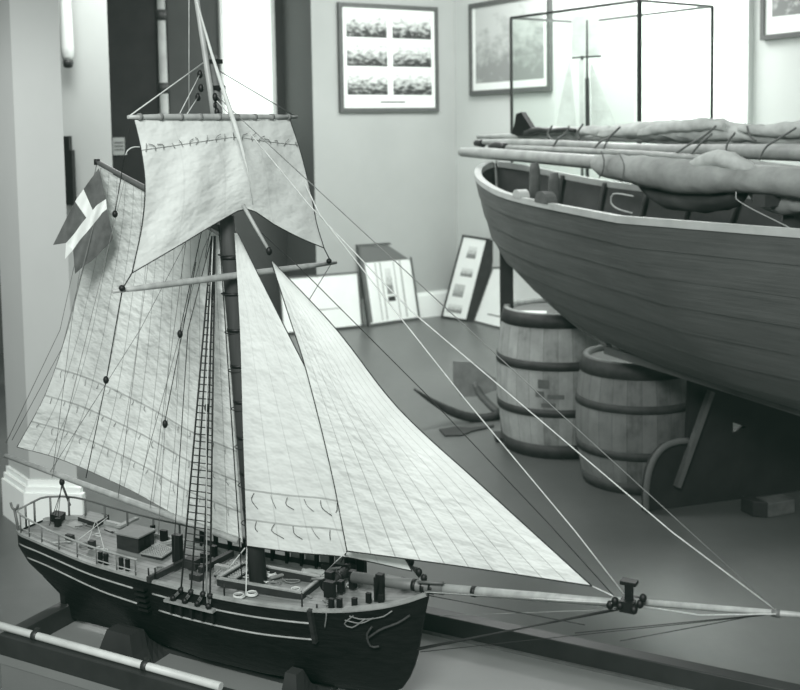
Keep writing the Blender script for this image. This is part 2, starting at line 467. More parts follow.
# hanging things on the side wall by the pier
a = onY(68, 62, 6.30); tp = onY(66, -40, 6.30)
t = thing('hanging_float', 'pale rounded tube with dark lower end hanging high beside the pier', 'hanging tube', a)
hx = V((a.x, a.y, 0))
MB().lathe(hx, [(.0, a.z), (.02, a.z+.005), (.034, a.z+.03), (.037, a.z+.08), (.03, a.z+.4), (.026, a.z+.9), (0, a.z+.9)], 16).build('tube', 'wall_r', t)
MB().lathe(hx, [(0, a.z-.035), (.024, a.z-.03), (.03, a.z), (.026, a.z+.012), (0, a.z+.012)], 16).build('end_cap', 'frame_dark', t)
a, b, c, d = rect_on(64, 75.5, 150, 205, (0, 6.33, 0), V((0, 1, 0)))
mb = MB(); mb.box((a+b+c+d)/4, (b-a)/2, (0, .03, 0), (d-a)/2)
a2, b2, c2, d2 = rect_on(64, 71, 136, 151, (0, 6.33, 0), V((0, 1, 0)))
mb.box((a2+b2+c2+d2)/4, (b2-a2)/2, (0, .03, 0), (d2-a2)/2)
tag(centre(mb.build('wall_bracket', 'black', None, .004)), 'narrow black stepped board hanging on pale wall beside the pier', 'wall board')

# ---- framed prints
def framed(name, label, cat, a, b, c, d, n, fr_w, fr_mat, mat_w, pic=None, depth=.03, sheet='paper', group=None):
    a, b, c, d, n = V(a), V(b), V(c), V(d), V(n).normalized()
    t = thing(name, label, cat, (a+b)/2, group)
    ex, ey = (b-a).normalized(), (d-a).normalized(); w, h = (b-a).length, (d-a).length
    P = lambda x, y, z=0: a+ex*x+ey*y+n*z
    fr = MB()
    for (x0, x1, y0, y1) in ((0, w, 0, fr_w), (0, w, h-fr_w, h), (0, fr_w, fr_w, h-fr_w), (w-fr_w, w, fr_w, h-fr_w)):
        fr.box(P((x0+x1)/2, (y0+y1)/2, depth/2), ex*(x1-x0)/2, ey*(y1-y0)/2, n*depth/2)
    fr.build('frame', fr_mat, t)
    MB().box(P(w/2, h/2, depth*.3), ex*(w/2-fr_w*.5), ey*(h/2-fr_w*.5), n*depth*.3).build('mount', sheet, t)
    if pic:
        for nm, x0, x1, y0, y1, mt in pic:     # fractions of the opening
            z = depth*.62
            MB().quad(P(x0*w, y0*h, z), P(x1*w, y0*h, z), P(x1*w, y1*h, z), P(x0*w, y1*h, z)).build(nm, mt, t)
    return t
# six engravings on the back wall
nB = E2
a, b, c, d = rect_on(339, 437.5, 5, 112, WC+E2*.003, -E2)
pics = []
for r in range(3):
    for q in range(2):
        pics.append(('engraving', .075+q*.455, .475+q*.455, .69-r*.265, .91-r*.265, 'print%d' % (r*2+q)))
pics.append(('caption', .4, .65, .085, .1, 'frame'))
framed('framed_engravings', 'framed sheet of six small ship engravings on the back wall', 'picture', a, b, c, d, nB, .035, 'frame', .03, pics)
a, b, c, d = rect_on(472, 553, -3, 93.5, WC-E1*.003, E1)
framed('framed_chart', 'dark framed grey harbour print on right wall beside the corner', 'picture', a, b, c, d, -E1, .04, 'frame', .03,
       [('print', .08, .92, .13, .95, 'chart')])
a, b, c, d = rect_on(763, 860, -80, 36, WC-E1*.003, E1)
framed('framed_print', 'dark framed white print at top right beyond the window', 'picture', a, b, c, d, -E1, .03, 'frame', .03, [('print', .12, .88, .2, .9, 'leaf')])
# leaning boards and prints
def leaning(name, label, px, n_up, fr_w, fr_mat, pic, sheet='paper', lean=.16, cat='picture'):
    """px: floor points left and right, and the image row of the top edge"""
    (xl, yl), (xr, yr), yt = px
    A, B = onz(xl, yl, 0), onz(xr, yr, 0)
    n = V(n_up)
    ex = (B-A).normalized(); n = n - ex*n.dot(ex); n.normalize()
    # leaning plane: up vector tilts back
    ey = (UP*math.cos(lean) - n*math.sin(lean)); nn = (n*math.cos(lean)+UP*math.sin(lean))
    top = onplane((xl+xr)/2, yt, (A+B)/2, nn); h = (top-(A+B)/2).dot(ey)
    A = A+UP*.006; B = B+UP*.006
    return framed(name, label, cat, A, B, B+ey*h, A+ey*h, nn, fr_w, fr_mat, .02, pic, .025, sheet)
leaning('white_board', 'wide white board leaning on back wall left of the framed sheet', ((282, 335), (362, 327), 275), E2, .012, 'frame', [('caption', .35, .75, .36, .375, 'wall_side')])
def quad_frame(name, label, A, B, C, D, fw, fr_mat, pics, back=.03, side=None):
    """a framed sheet given by its four front corners (anticlockwise from lower left)"""
    n2 = (B-A).cross(D-A).normalized()
    if n2.y > 0: n2 = -n2
    C = C-n2*(C-A).dot(n2)
    t = thing(name, label, 'picture', (A+B)/2)
    W, Hh = (B-A).length, (D-A).length
    def P(x, y, z): return (A.lerp(B, x)).lerp(D.lerp(C, x), y)+n2*z
    fx, fy = fw/W, fw/Hh
    mb = MB()
    for x0, x1, y0, y1 in ((0, 1, 0, fy), (0, 1, 1-fy, 1), (0, fx, fy, 1-fy), (1-fx, 1, fy, 1-fy)):
        mb.prism([P(x0, y0, -back), P(x1, y0, -back), P(x1, y1, -back), P(x0, y1, -back)], n2*back)
    mb.build('frame', fr_mat, t)
    MB().prism([P(fx*.5, fy*.5, -back+.002), P(1-fx*.5, fy*.5, -back+.002), P(1-fx*.5, 1-fy*.5, -back+.002), P(fx*.5, 1-fy*.5, -back+.002)], n2*(back-.008)).build('mount', 'paper', t)
    for nm, x0, x1, y0, y1, mt in pics:
        MB().quad(P(x0, y0, -.0045), P(x1, y0, -.0045), P(x1, y1, -.0045), P(x0, y1, -.0045)).build(nm, mt, t)
    if side:
        MB().prism([P(1, 0, 0), P(1+side, 0, -.07), P(1+side, .99, -.07), P(1, .99, 0)], n2*.006).build('side', fr_mat, t)
    return t
def fz(x, y): return onz(x, y, .004)
A, B = fz(369, 326.5), fz(420.5, 319)
quad_frame('leaning_print', 'grey framed striped print leaning against the back wall beside the white board', A, B, onY(409.5, 241, B.y+.06), onY(357.5, 244.5, A.y+.06), .02, 'frame',
        [('header', .04, .96, .77, .97, 'wall_side'), ('border', .03, .09, .04, .77, 'wall_side'), ('stripe', .27, .29, .05, .76, 'wall'), ('stripe', .36, .385, .05, .76, 'wall'), ('stripe', .62, .64, .05, .76, 'wall'), ('stripe', .74, .77, .05, .76, 'wall'),
         ('figure', .44, .56, .36, .68, 'leaf'), ('caption', .44, .58, .27, .33, 'frame_dark')])
A, B = fz(440.5, 317.5), fz(467, 321.5)
quad_frame('narrow_print', 'tall narrow framed sheet leaning sideways in the room corner', A, B, onY(485, 238, 9.36), onY(462.5, 234.5, 9.60), .018, 'frame_dark',
        [('figure', .35, .7, .74, .88, 'leaf'), ('figure', .3, .75, .52, .62, 'leaf'), ('figure', .2, .6, .27, .42, 'chart'), ('figure', .15, .7, .08, .18, 'leaf')], .035, .2)
A, B = fz(473, 321.5), fz(572, 347)
quad_frame('white_placard', 'large white placard leaning on right wall behind the boat post', A, B, onY(592, 268, B.y+.1), onY(492.5, 267, A.y-.02), .012, 'frame', [('caption', .12, .36, .17, .19, 'wall_side')], .02)

# ------------------------------------------------------------------ barrels
def barrel(name, label, centre_px, wpx, Yc, hgt, hoops, extra):
    cpt = onz(centre_px[0], centre_px[1], 0); c = V((cpt.x, cpt.y, 0))
    t = thing(name, label, 'barrel', c)
    R = wpx/F*cpt.length*.5*.985; rr = R*.865
    prof = lambda z: rr+(R-rr)*(1-((z/hgt-.5)*2)**2)
    N = 14
    pr = [(rr*.93, .012), (rr*.985, .0)]+[(prof(hgt*k/N), hgt*k/N) for k in range(N+1)]
    pr += [(rr-.022, hgt), (rr-.03, hgt-.02)]
    ph = math.radians(random.uniform(0, 360))
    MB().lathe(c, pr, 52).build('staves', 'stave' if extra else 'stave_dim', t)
    MB().lathe(c, [(0, hgt-.022), (rr-.02, hgt-.022)], 40, smooth=False).build('head', 'barrel_head', t)
    for z0, z1 in hoops:
        z0 *= hgt; z1 *= hgt
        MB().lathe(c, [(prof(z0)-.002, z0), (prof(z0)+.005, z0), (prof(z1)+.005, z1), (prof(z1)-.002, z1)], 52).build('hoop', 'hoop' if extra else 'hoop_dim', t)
    tow = (V((0, 0, 0))-c); tow.z = 0; tow.normalize(); sd = V((-tow.y, tow.x, 0))
    if extra == 'rear':
        # loose iron strap down the side, dark stencil smudges, paper on the head
        an = .62
        G = []
        for z in [hgt*(.30+.34*k/6) for k in range(7)]:
            G.append([c+UP*z+(tow*math.cos(q)+sd*math.sin(q))*(prof(z)+.004) for q in (an, an+.1)])
        MB().grid(G).build('strap', 'hoop', t)
        MB().box(c+UP*(hgt-.018)+tow*.12-sd*.12, sd*.07, tow*.05, UP*.002).build('paper_label', 'paper', t)
        for (q0, q1, z0, z1) in ((-.30, -.12, .50, .56), (-.34, -.2, .44, .48), (-.15, .12, .43, .46), (-.25, -.02, .37, .40)):
            G = [[c+UP*hgt*z+(tow*math.cos(q)+sd*math.sin(q))*(prof(hgt*z)+.0025) for q in (q0, (q0+q1)/2, q1)] for z in (z0, z1)]
            MB().grid(G).build('stencil_mark', 'spar_dark', t)
    return c, R
B1, RB1 = barrel('barrel', 'taller weathered barrel behind, with dark iron hoops and strap', (557, 444), 122, 0, .735, [(.0, .10), (.30, .355), (.62, .68), (.905, .995)], 'rear')
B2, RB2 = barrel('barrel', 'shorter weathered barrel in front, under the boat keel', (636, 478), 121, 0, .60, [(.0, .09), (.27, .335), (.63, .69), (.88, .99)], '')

# ------------------------------------------------------------------ anchor on the floor
ac = onz(499, 421, 0)
t = thing('anchor', 'old iron anchor lying on the floor left of the barrels', 'anchor', ac)
ap = V((ac.x, ac.y, 0)); aN = V((0, 1, 0))
def ax_(x, y, off=0): return onplane(x, y, ap+aN*off, aN)
P = [ax_(414, 389, -.10), ax_(432, 401, -.07), ax_(455, 413, -.03), ax_(476, 418, 0), ax_(490, 417.5, .02), ax_(499, 413, .04)]
P = resample(P, 14)
MB().tube(P, [.006+.020*min(1, k/6) for k in range(14)], 8).build('arm', 'iron', t)
P = resample([ax_(499, 413, .04), ax_(490, 405, .06), ax_(480, 394, .09), ax_(474, 382, .1)], 8)
MB().tube(P, .023, 8).build('arm', 'frame', t)
pl = [ax_(x, y, .085) for x, y in ((453, 361), (453, 384), (461, 397), (478, 396.5), (497, 390), (496, 379), (472, 362))]
mb = MB(); mb.prism(pl, aN*.018); mb.build('fluke', 'iron_pale', t)
P = resample([ax_(490, 417, .02), ax_(504, 414, .06), V((ap.x+.2, ap.y+.04, .07)), V((ap.x+.5, ap.y-.02, .04))], 8)
MB().tube(P, .022, 8).build('shank', 'iron', t)
pl = [onz(x, y, .002) for x, y in ((439, 430), (445, 436.5), (462, 436), (472, 432), (494, 427), (494, 425.5), (470, 428.5), (455, 427.5))]  # the anchor arm's shadow, laid on the floor as a thin dark plate
mb = MB(); mb.prism(pl[::-1], UP*.006); tag(centre(mb.build('arm_shadow_plate', 'cradle')), 'flat dark iron scrap on floor below the anchor arm', 'shadow plate')

# ------------------------------------------------------------------ rowing boat on its supports
K0, K1 = onz(620, 350, .68), onz(800, 405, .68)
BD = (K1-K0); BD.z = 0; BD.normalize(); BN = V((BD.y, -BD.x, 0))
if BN.x > 0: BN = -BN
BO = V((K0.x, K0.y, 0))
def BS(s, v, z): return BO+BD*s+BN*v+UP*z
def boat_sz(x, y, v=0):
    p = onplane(x, y, BO+BN*v, BN); q = p-BO; return q.dot(BD), p.z
bs0 = boat_sz(493, 163)[0]
stem_px = [(493, 163), (494, 180), (496, 205), (501, 235), (512, 258), (540, 290), (578, 323), (610, 345)]
stem_tab = [(z, s) for s, z in (boat_sz(*p) for p in stem_px)][::-1]
ZT = stem_tab[-1][0]; ZK = .665
stem_tab = [(ZK, stem_tab[0][1]+.35)] + stem_tab
SM = .95; HL = SM-bs0
def bz_g(u): return 1.352+(ZT-1.352)*abs(u)**4.6
def bB(u):
    a = abs(u)
    return sinterp([(0, .665), (.26, .555), (.585, .42), (.726, .345), (.866, .255), (.955, .15), (.985, .075), (1, .012)], a)
def bpt(u, h, side, off=0):
    zg = bz_g(u); z = ZK+(zg-ZK)*h
    hl = SM - interp(stem_tab, min(z, ZT) if u < 0 else z)
    a = abs(u)
    p = lerp(.6, .66, a**2)
    b = max(.014, bB(u)*(h**p) - off)
    return BS(SM+u*(hl-off*.8), side*b, z)
NU = 60
us = [math.copysign(1-(1-abs(x))**1.5, x) for x in [-1+2*k/NU for k in range(NU+1)]]
hs = [0, .12, .26, .41, .56, .71, .86, 1.0]
t = thing('rowing_boat', 'large old wooden rowing boat raised on supports at right', 'boat', BS(0, 0, 0))
mb = MB()
for side in (1, -1):
    for i in range(len(hs)-1):     # overlapping strakes
        lo = [bpt(u, hs[i], side, -.0035 if i else 0) for u in us]; mid = [bpt(u, (hs[i]+hs[i+1])/2, side, -.0018) for u in us]; hi = [bpt(u, hs[i+1], side, 0) for u in us]
        G = [lo, mid, hi] if side == 1 else [hi, mid, lo]
        base = len(mb.f); mb.grid(G)
        for k in range(base, len(mb.f)):
            mb.uv[k] = tuple((u_+i*.37, (v_+i)/7) for u_, v_ in mb.uv[k])
    G = [[bpt(u, h, side, .022) for u in us] for h in [k/8 for k in range(1, 9)]]
    mb.grid(G if side == -1 else G[::-1], 1)
mb.grid([[bpt(u, .125, sd, .022) for u in us] for sd in (1, -1)], 1)
mb.build('hull', ['boat', 'boat_in'], t)
for side in (1, -1):
    P = [bpt(u, 1, side, 0)+UP*.012 for u in us]; Q = [bpt(u, 1, side, .028)+UP*.012 for u in us]
    mb = MB(); mb.grid([P, Q] if side == 1 else [Q, P], smooth=False)
    P2 = [p-UP*.024+BN*side*.0 for p in P]
    mb.grid([P2, P] if side == 1 else [P, P2], smooth=False)
    Q2 = [p-UP*.03 for p in Q]; mb.grid([Q, Q2] if side == 1 else [Q2, Q], smooth=False)
    mb.build('gunwale', 'boat_rim', t)
    for q in range(13):
        u = -.86+1.5*q/12
        MB().tube([bpt(u, k/9, side, .03) for k in range(1, 10)], .013, 5).build('rib', 'boat_in', t)
# stem posts and keel
P = [BS(s-.012, 0, z) for z, s in stem_tab[1:]]
mb = MB(); mb.tube(resample([V(p) for p in P], 20), .018, 6); mb.build('stem_post', 'boat', t)
mb = MB(); mb.tube([BS(2*SM-s+.012, 0, z) for z, s in stem_tab[1:]], .018, 6); mb.build('stem_post', 'boat', t)
mb = MB(); mb.bar(BS(stem_tab[1][1]-.02, 0, ZK+.0), BS(2*SM-stem_tab[1][1], 0, ZK+.0), .04, .035); mb.build('keel', 'cradle_edge', t)
for s in (-.55, .35, 1.3, 2.3):
    u = (s-SM)/HL; w = bB(u)*(.72**.7)-.03
    MB().box(BS(s, 0, ZK+(bz_g(u)-ZK)*.72), BD*.1, BN*w, UP*.012).build('thwart', 'boat_in', t)
# thole blocks and pins at the near bow
def gun_pt(x, y):      # find u on the near gunwale for an image column
    best = None
    for k in range(400):
        u = -1+k/400; p = bpt(u, 1, 1, .018)+UP*.012; q = p-EYE
        px = CX+F*q.dot(_r)/q.dot(_fw)
        if best is None or abs(px-x) < best[0]: best = (abs(px-x), u, p)
    return best[1], best[2]
for x, hw in ((521, .055), (546, .075)):
    u, p = gun_pt(x, 0); p2 = bpt(u+.01, 1, 1, .018)+UP*.012; dd = (p2-p).normalized()
    nrm = dd.cross(UP).normalized()
    mb = MB(); n_ = 10
    pr = [p+dd*(hw*math.cos(PI*k/n_))+UP*(hw*.62*math.sin(PI*k/n_)-.004)-nrm*.022 for k in range(n_+1)]
    mb.prism(pr, nrm*.044); mb.build('thole_block', 'boat_rim' if x < 530 else 'block_wood', t)
for x, hh in ((523, .155), (542, .125)):
    u, p = gun_pt(x, 0); inn = bpt(u, 1, 1, .065)
    MB().tube([inn-UP*.05, inn+UP*(hh-.03), inn+UP*hh], [.026, .023, .017], 10).build('thole_pin', 'block_wood', t)
# crutch trees inside carrying the spars
SPA0 = onY(463, 152, 6.0); SPA1 = None
def along(p, v): return p
def bzs(px, py, v):      # point on the vertical plane parallel to the boat's axis at offset v
    return onplane(px, py, BO+BN*v, BN)
VA, VB = .10, -.12
A0, A1 = bzs(463, 152.5, VA), bzs(800, 182, VA)
B0, B1p = bzs(470, 142, VB), bzs(800, 151.5, VB)
dA = (A1-A0); dB = (B1p-B0)
# post below the stem, prop and cradle
pp = BS(-1.1, 0, 0); pq = onplane(506.5, 285, pp, V((0, 1, 0))); pp = V((pq.x, pq.y, 0))
ppq = (pp-BO).dot(BD); zz = min((z for z, s in stem_tab if s < ppq+.04), default=.98)+.0
t2 = thing('support_post', 'dark square post propping the boat bow behind the barrels', 'post', pp)
MB().box(pp+UP*zz/2, (.033, 0, 0), (0, .033, 0), UP*zz/2).build('post', 'cradle', t2)
MB().box(pp+UP*.012, (.07, 0, 0), (0, .07, 0), UP*.012).build('foot', 'cradle', t2)
c0, c1 = onz(645, 512, 0), onz(800, 491, 0)
cd_ = (c1-c0).normalized(); cn = V((cd_.y, -cd_.x, 0))
if cn.y > 0: cn = -cn
def cp(x, y): return onplane(x, y, c0, cn)
def keelz(p):             # underside of the hull above a point
    q = p-BO; s = q.dot(BD); v = abs(q.dot(BN)); u = (s-SM)/HL
    if abs(u) > .99: return 3
    a = abs(u); b = bB(u); pw = lerp(.6, .66, a**2)
    h = min(1, v/b)**(1/pw)
    return ZK+(bz_g(u)-ZK)*h
t3 = thing('boat_cradle', 'dark wooden cradle panel with rounded shoulder under the boat', 'boat cradle', (c0+c1)/2)
arch = [(645, 512), (645, 490), (648, 470), (654, 456), (663, 446), (676, 441), (688, 440)]
pts = [cp(*p) for p in arch]
for p in pts[:1]: p.z = 0
# left plate: up to x=733; sloping edge rises to the hull
top = []
x = 690
hole_l, hole_r = 733, 747
pl = pts + [cp(691, 370), cp(733, 385), cp(733, 497)]
pl[-1].z = 0
for p in pl: p.z = min(p.z, keelz(p)-.012)
MB().prism(pl[::-1] if True else pl, cn*-.03).build('panel', 'cradle', t3)
pl = [cp(733, 417), cp(733, 423), cp(746, 427), cp(733, 432.5), cp(733, 500), cp(900, 478), cp(900, 380), cp(800, 395), cp(760, 395)]
pl[4].z = 0; pl[5].z = 0
mb = MB()
q1 = [cp(733, 432.5), cp(733, 500), cp(900, 478), cp(900, 427), cp(746, 427)]; q1[1].z = 0; q1[2].z = 0
q2 = [cp(733, 417), cp(733, 422.5), cp(746, 427), cp(900, 427), cp(900, 370), cp(745, 370), cp(733, 370)]
for q in (q1, q2):
    for p in q: p.z = max(0, min(p.z, keelz(p)-.012))
    mb.prism(q[::-1], cn*-.03)
mb.build('panel', 'cradle', t3)
P = resample([cp(*p)+cn*.012 for p in arch], 18)
for p in P: p.z = max(p.z, .012)
MB().tube(P, .014, 8).build('arch_edge', 'cradle_edge', t3)
s0 = cp(672, 484)+cn*.04; s1 = cp(706, 389)+cn*.04
mb = MB(); mb.bar(s0, s1, .022, .03, up=cn); tag(centre(mb.build('prop', 'cradle_edge')), 'thin slanted wooden prop between the cradle panel and boat keel', 'prop')
# wooden chock on the floor at right
w0, w1 = onz(753, 517, 0), onz(768, 518, 0); w2 = onz(795, 513, 0)
e = (w2-w1).normalized(); e2 = V((-e.y, e.x, 0))
t = thing('wooden_chock', 'small dark wooden chock on the floor before the boat cradle', 'chock', (w0+w2)/2)
MB().box((w0+w1)/2+e2*.04+UP*.034, (w1-w0)/2, e2*.04, UP*.034).build('end_block', 'cradle', t, .004)
MB().prism([w1+e2*.0, w2, w2+e2*.08, w1+e2*.08], UP*.06).build('wedge', 'block_wood', t, .004)

# ---- spars and bundles lying along the boat
def loft(pts, radii, n=14, rough=0, sq=1.0, seed=1):
    rnd = random.Random(seed); mb = MB()
    mb.tube(pts, radii, n)
    if rough:
        for p in mb.v: p += V((rnd.uniform(-1, 1), rnd.uniform(-1, 1), rnd.uniform(-1, 1)))*rough
    return mb
def pxr(p, px): return px*(p-EYE).dot(_fw)/F       # pixel half-width to metres
def spline_px(L, v, n):
    """list of (x, y, halfwidth px) on plane v -> points and radii"""
    q = resample([V((x, y, w)) for x, y, w in L], n)
    P = [bzs(p.x, p.y, v) for p in q]; return P, [pxr(P[i], q[i].z) for i in range(n)]
t = thing('wrapped_spar', 'nearest long pale spar over the boat, sail cloth wrapped at right', 'spar', A0)
P, R = spline_px([(462, 152, 4.6), (466, 152, 5.6), (520, 156, 6), (600, 162.5, 7.4), (650, 166, 8.5), (800, 178, 11), (860, 184, 12)], VA, 16)
MB().tube(P, R, 14).build('pole', 'oar', t)
P, R = spline_px([(597, 162, 7.6), (602, 165, 10.5), (630, 169, 14), (665, 174, 17), (700, 177.5, 17), (735, 179, 14.5), (770, 181, 14.5), (800, 184, 15), (860, 190, 15)], VA+.012, 30)
loft(P, R, 18, .004, seed=3).build('wrapped_cloth', 'cloth_dark', t)
P, R = spline_px([(694, 166, 7), (712, 160, 9), (727, 160, 10), (742, 166, 8), (758, 172, 5)], VA+.02, 12)
loft(P, R, 12, .003, seed=5).build('cloth_fold', 'cloth', t)
P, R = spline_px([(748, 186, 4), (762, 198, 8), (780, 203, 10), (805, 204, 11), (850, 206, 10)], VA-.04, 16)
loft(P, R, 12, .007, seed=31).build('hanging_cloth', 'cloth_dark', t)
P, R = spline_px([(637, 181, 3), (660, 195, 10), (700, 200, 13), (735, 197, 9), (748, 186, 4)], VA-.03, 14)
loft(P, R, 12, .006, seed=9).build('hanging_cloth', 'boat_in', t)
def wrapline(name, parent, L, v, w, mat='rope_mid', n=12):
    q = resample([V((x, y, 0)) for x, y in L], n); P = [bzs(p.x, p.y, v) for p in q]
    MB().tube(P, pxr(P[0], w), 6).build(name, mat, parent)
wrapline('lashing', t, [(633, 196), (613, 194), (611, 203), (618, 209), (632, 213)], VA+.13, .9, 'rope_light')
wrapline('lashing', t, [(601, 151), (604, 160), (603, 170), (599, 178)], VA+.075, .8)
wrapline('lashing', t, [(619, 153), (624, 165), (622, 180)], VA+.10, .6)
wrapline('lashing', t, [(736, 192), (737, 200), (790, 228)], VA+.12, .5, 'rope_light')
t = thing('bare_spar', 'straight pale spar lying behind the cloth-wrapped one on the boat', 'spar', B0)
P, R = spline_px([(478, 142, 2.5), (482, 142, 3.4), (560, 144, 4), (640, 149, 5.2), (800, 152.5, 9), (860, 154, 10)], VB, 14)
MB().tube(P, R, 12).build('pole', 'oar', t)
P, R = spline_px([(476, 143, 3), (483, 143.5, 4)], VB+.006, 4)
MB().tube(P, R, 12).build('end_ferrule', 'frame_dark', t)
t = thing('thin_spar', 'thinner dark-tipped spar between the two larger ones', 'spar', bzs(488, 147, -.02))
P, R = spline_px([(492, 147, 2.5), (507, 147.2, 2.8), (700, 158, 3.5), (860, 178, 4.2)], -.02, 10)
MB().tube(P, R, 10).build('pole', 'oar', t)
P, R = spline_px([(491, 146.8, 3.6), (498, 146, 4.4), (506, 147, 3.6)], -.012, 6)
MB().tube(P, R, 10).build('iron_tip', 'frame_dark', t)
# furled sail behind, with lashings
t = thing('furled_sail', 'pale furled sail on a yard lashed with rope, rearmost on the boat', 'furled sail', bzs(600, 134, -.26))
P, R = spline_px([(478, 137, 2), (500, 136.5, 3), (530, 136.5, 4), (580, 136, 5), (640, 138, 5), (860, 148, 6)], -.26, 14)
MB().tube(P, R, 10).build('yard', 'oar', t)
for sd, L in ((11, [(532, 131, 3), (560, 130.5, 4.5), (590, 131, 5), (612, 130, 4)]),):
    P, R = spline_px(L, -.24, 16); loft(P, R, 12, .006, seed=sd).build('sail_roll', 'cloth', t)
P, R = spline_px([(575, 135, 3), (610, 132, 6), (640, 131, 9), (680, 131, 10.5), (716, 130, 11), (755, 134, 9), (800, 136, 11), (860, 138, 13)], -.25, 36)
loft(P, R, 16, .008, seed=17).build('sail_roll', 'cloth', t)
P, R = spline_px([(640, 133, 3), (662, 128, 6), (700, 125.5, 6), (725, 127, 4)], -.21, 16)
loft(P, R, 12, .004, seed=23).build('sail_fold', 'cloth', t)
P, R = spline_px([(740, 128, 3), (770, 131, 6), (800, 129, 9), (840, 127, 9)], -.21, 14)
loft(P, R, 12, .004, seed=29).build('sail_fold', 'cloth', t)
for L in ([(552, 126, 0), (548, 134, 0), (553, 141, 0)], [(569, 126), (566, 133), (558, 139), (553, 147)], [(583, 124), (577, 134), (580, 140)], [(609, 138), (600, 142), (594, 149)],
          [(716, 126), (704, 136), (690, 144), (673, 155)], [(712, 134), (700, 144), (688, 158)], [(735, 133), (728, 142), (726, 152), (728, 165)], [(796, 128), (780, 138), (766, 147), (759, 160)], [(747, 126), (750, 136), (756, 141)], [(620, 127), (609, 138), (603, 150)]):
    wrapline('lashing', t, [(p[0], p[1]) for p in L], -.02 if L[-1][1] > 144 else -.155, 1.1, 'rope_mid', 10)
# dark iron fitting on the spars' end
t = thing('iron_fitting', 'dark iron gooseneck fitting on the spars near the display case', 'iron fitting', bzs(522, 135, -.2))
pl = [bzs(x, y, -.2) for x, y in ((511, 134), (514, 126), (516, 114), (521, 112), (526, 120), (531, 128), (537, 133), (528, 136), (517, 136))]
MB().prism(pl, BN*-.03).build('bracket', 'black', t)
P, R = spline_px([(526, 133, 3), (540, 130, 3.2), (552, 131, 2.5), (566, 129, 2), (575, 131, 2)], -.2, 10)
loft(P, R, 8, .003, seed=2).build('chain_end', 'frame_dark', t)
# crutches carrying spars (inside the boat)
boat = bpy.data.objects['rowing_boat']
for s in (1.05, 2.5):
    u = (s-SM)/HL; zt = ZK+(bz_g(u)-ZK)*.72
    k = (BS(s, 0, 0)-A0).dot(BD)/dA.dot(BD); za = (A0+dA*k).z-.05
    mb = MB(); mb.box(BS(s, 0, (zt+za-.03)/2), BD*.025, BN*.03, UP*(za-.03-zt)/2); mb.box(BS(s, -.08, za-.02), BD*.03, BN*.24, UP*.02)
    mb.build('crutch', 'boat_in', boat)

# ------------------------------------------------------------------ glass display case with a small ship
zc = 2.33
CL = onY(511, 18, 7.0); 
zc = CL.z
CN_ = onz(639.5, 0.5, zc); CR = None
e = CN_-CL; e.z = 0
el = e.normalized(); en = V((-el.y, el.x, 0))
if en.x < 0: en = -en
# width so that the right rear post stands at column 712
def colx(p):
    q = p-EYE; return CX+F*q.dot(_r)/q.dot(_fw)
wd = .2
while colx(V((CN_.x, CN_.y, zc))+en*wd-UP*.4) < 712: wd += .004
ZB = 1.22
c4 = [V((CL.x, CL.y, 0)), V((CN_.x, CN_.y, 0)), V((CN_.x, CN_.y, 0))+en*wd, V((CL.x, CL.y, 0))+en*wd]
ctr = sum(c4, V((0, 0, 0)))/4
t = thing('display_case', 'tall glass display case with thin dark frame behind the boat', 'display case', ctr)
for k in range(4):
    p = c4[k]; r = .007 if k != 1 else .0095
    MB().box(p+UP*(ZB+zc)/2, el*r, en*r, UP*(zc-ZB)/2).build('post', 'frame_dark', t)
    q = c4[(k+1) % 4]
    MB().bar(p+UP*zc, q+UP*zc, .014, .014).build('top_rail', 'frame_dark' if k in (0,) else 'frame', t)
    MB().bar(p+UP*(ZB+.012), q+UP*(ZB+.012), .02, .024).build('bottom_rail', 'frame_dark', t)
    mb = MB(); mb.quad(p+UP*ZB, q+UP*ZB, q+UP*zc, p+UP*zc); mb.build('glass_pane', 'glass', t)
t = thing('case_plinth', 'white plinth carrying the display case behind the boat', 'plinth', ctr)
ex_, ey_ = el*((c4[1]-c4[0]).length/2+.02), en*(wd/2+.04)
MB().box(ctr+UP*(ZB-.005)/2+el*.05, ex_+el*.05, ey_, UP*(ZB-.005)/2).build('plinth_body', 'white', t)
# small ship model inside
sc = onplane(586, 130, ctr, -el if abs(el.y) > .5 else en)
Ys = ctr.y
def sp_(x, y): return onplane(x, y, ctr, V((0, 1, 0)))
t = thing('small_ship_model', 'small white-sailed ship model inside the display case', 'ship model', V((sp_(587, 150).x, ctr.y, ZB)))
mx0 = sp_(587, 20); bx0 = V((mx0.x, ctr.y, ZB+.10))
MB().tube([bx0, mx0], [.012, .005], 8).build('mast', 'frame_dark', t)
MB().tube([sp_(572, 58), sp_(601, 56)], .006, 6).build('yard', 'frame_dark', t)
MB().tube([sp_(586.5, 78)+V((0, -.02, 0)), sp_(587, 126)+V((0, -.02, 0))], .014, 6).build('mast_band', 'frame_dark', t)
for L in (((570, 58), (556, 126), (577, 128)), ((579, 60), (580, 127), (584, 127), (584, 60)), ((591, 62), (592, 128), (618, 128)), ((572, 16), (572, 56), (600, 55), (599, 14))):
    pp_ = [sp_(x, y)+V((0, .015, 0)) for x, y in L]
    mb = MB(); i = mb.pts(pp_); mb.face(range(i, i+len(pp_))); mb.build('sail', 'sail_top', t)
hl = []
for k in range(13):
    s = -1+2*k/12; w = .07*(1-abs(s)**2.5)+.004
    hl.append([V((bx0.x+s*.32, ctr.y-w*q, ZB+.1-.1*(1-abs(q))**1.0*.9+abs(s)**2*.03)) for q in (-1, -.8, -.4, 0, .4, .8, 1)])
mb = MB(); mb.grid(hl); mb.grid([[r[0], r[-1]] for r in hl]); mb.build('hull', 'frame_dark', t)

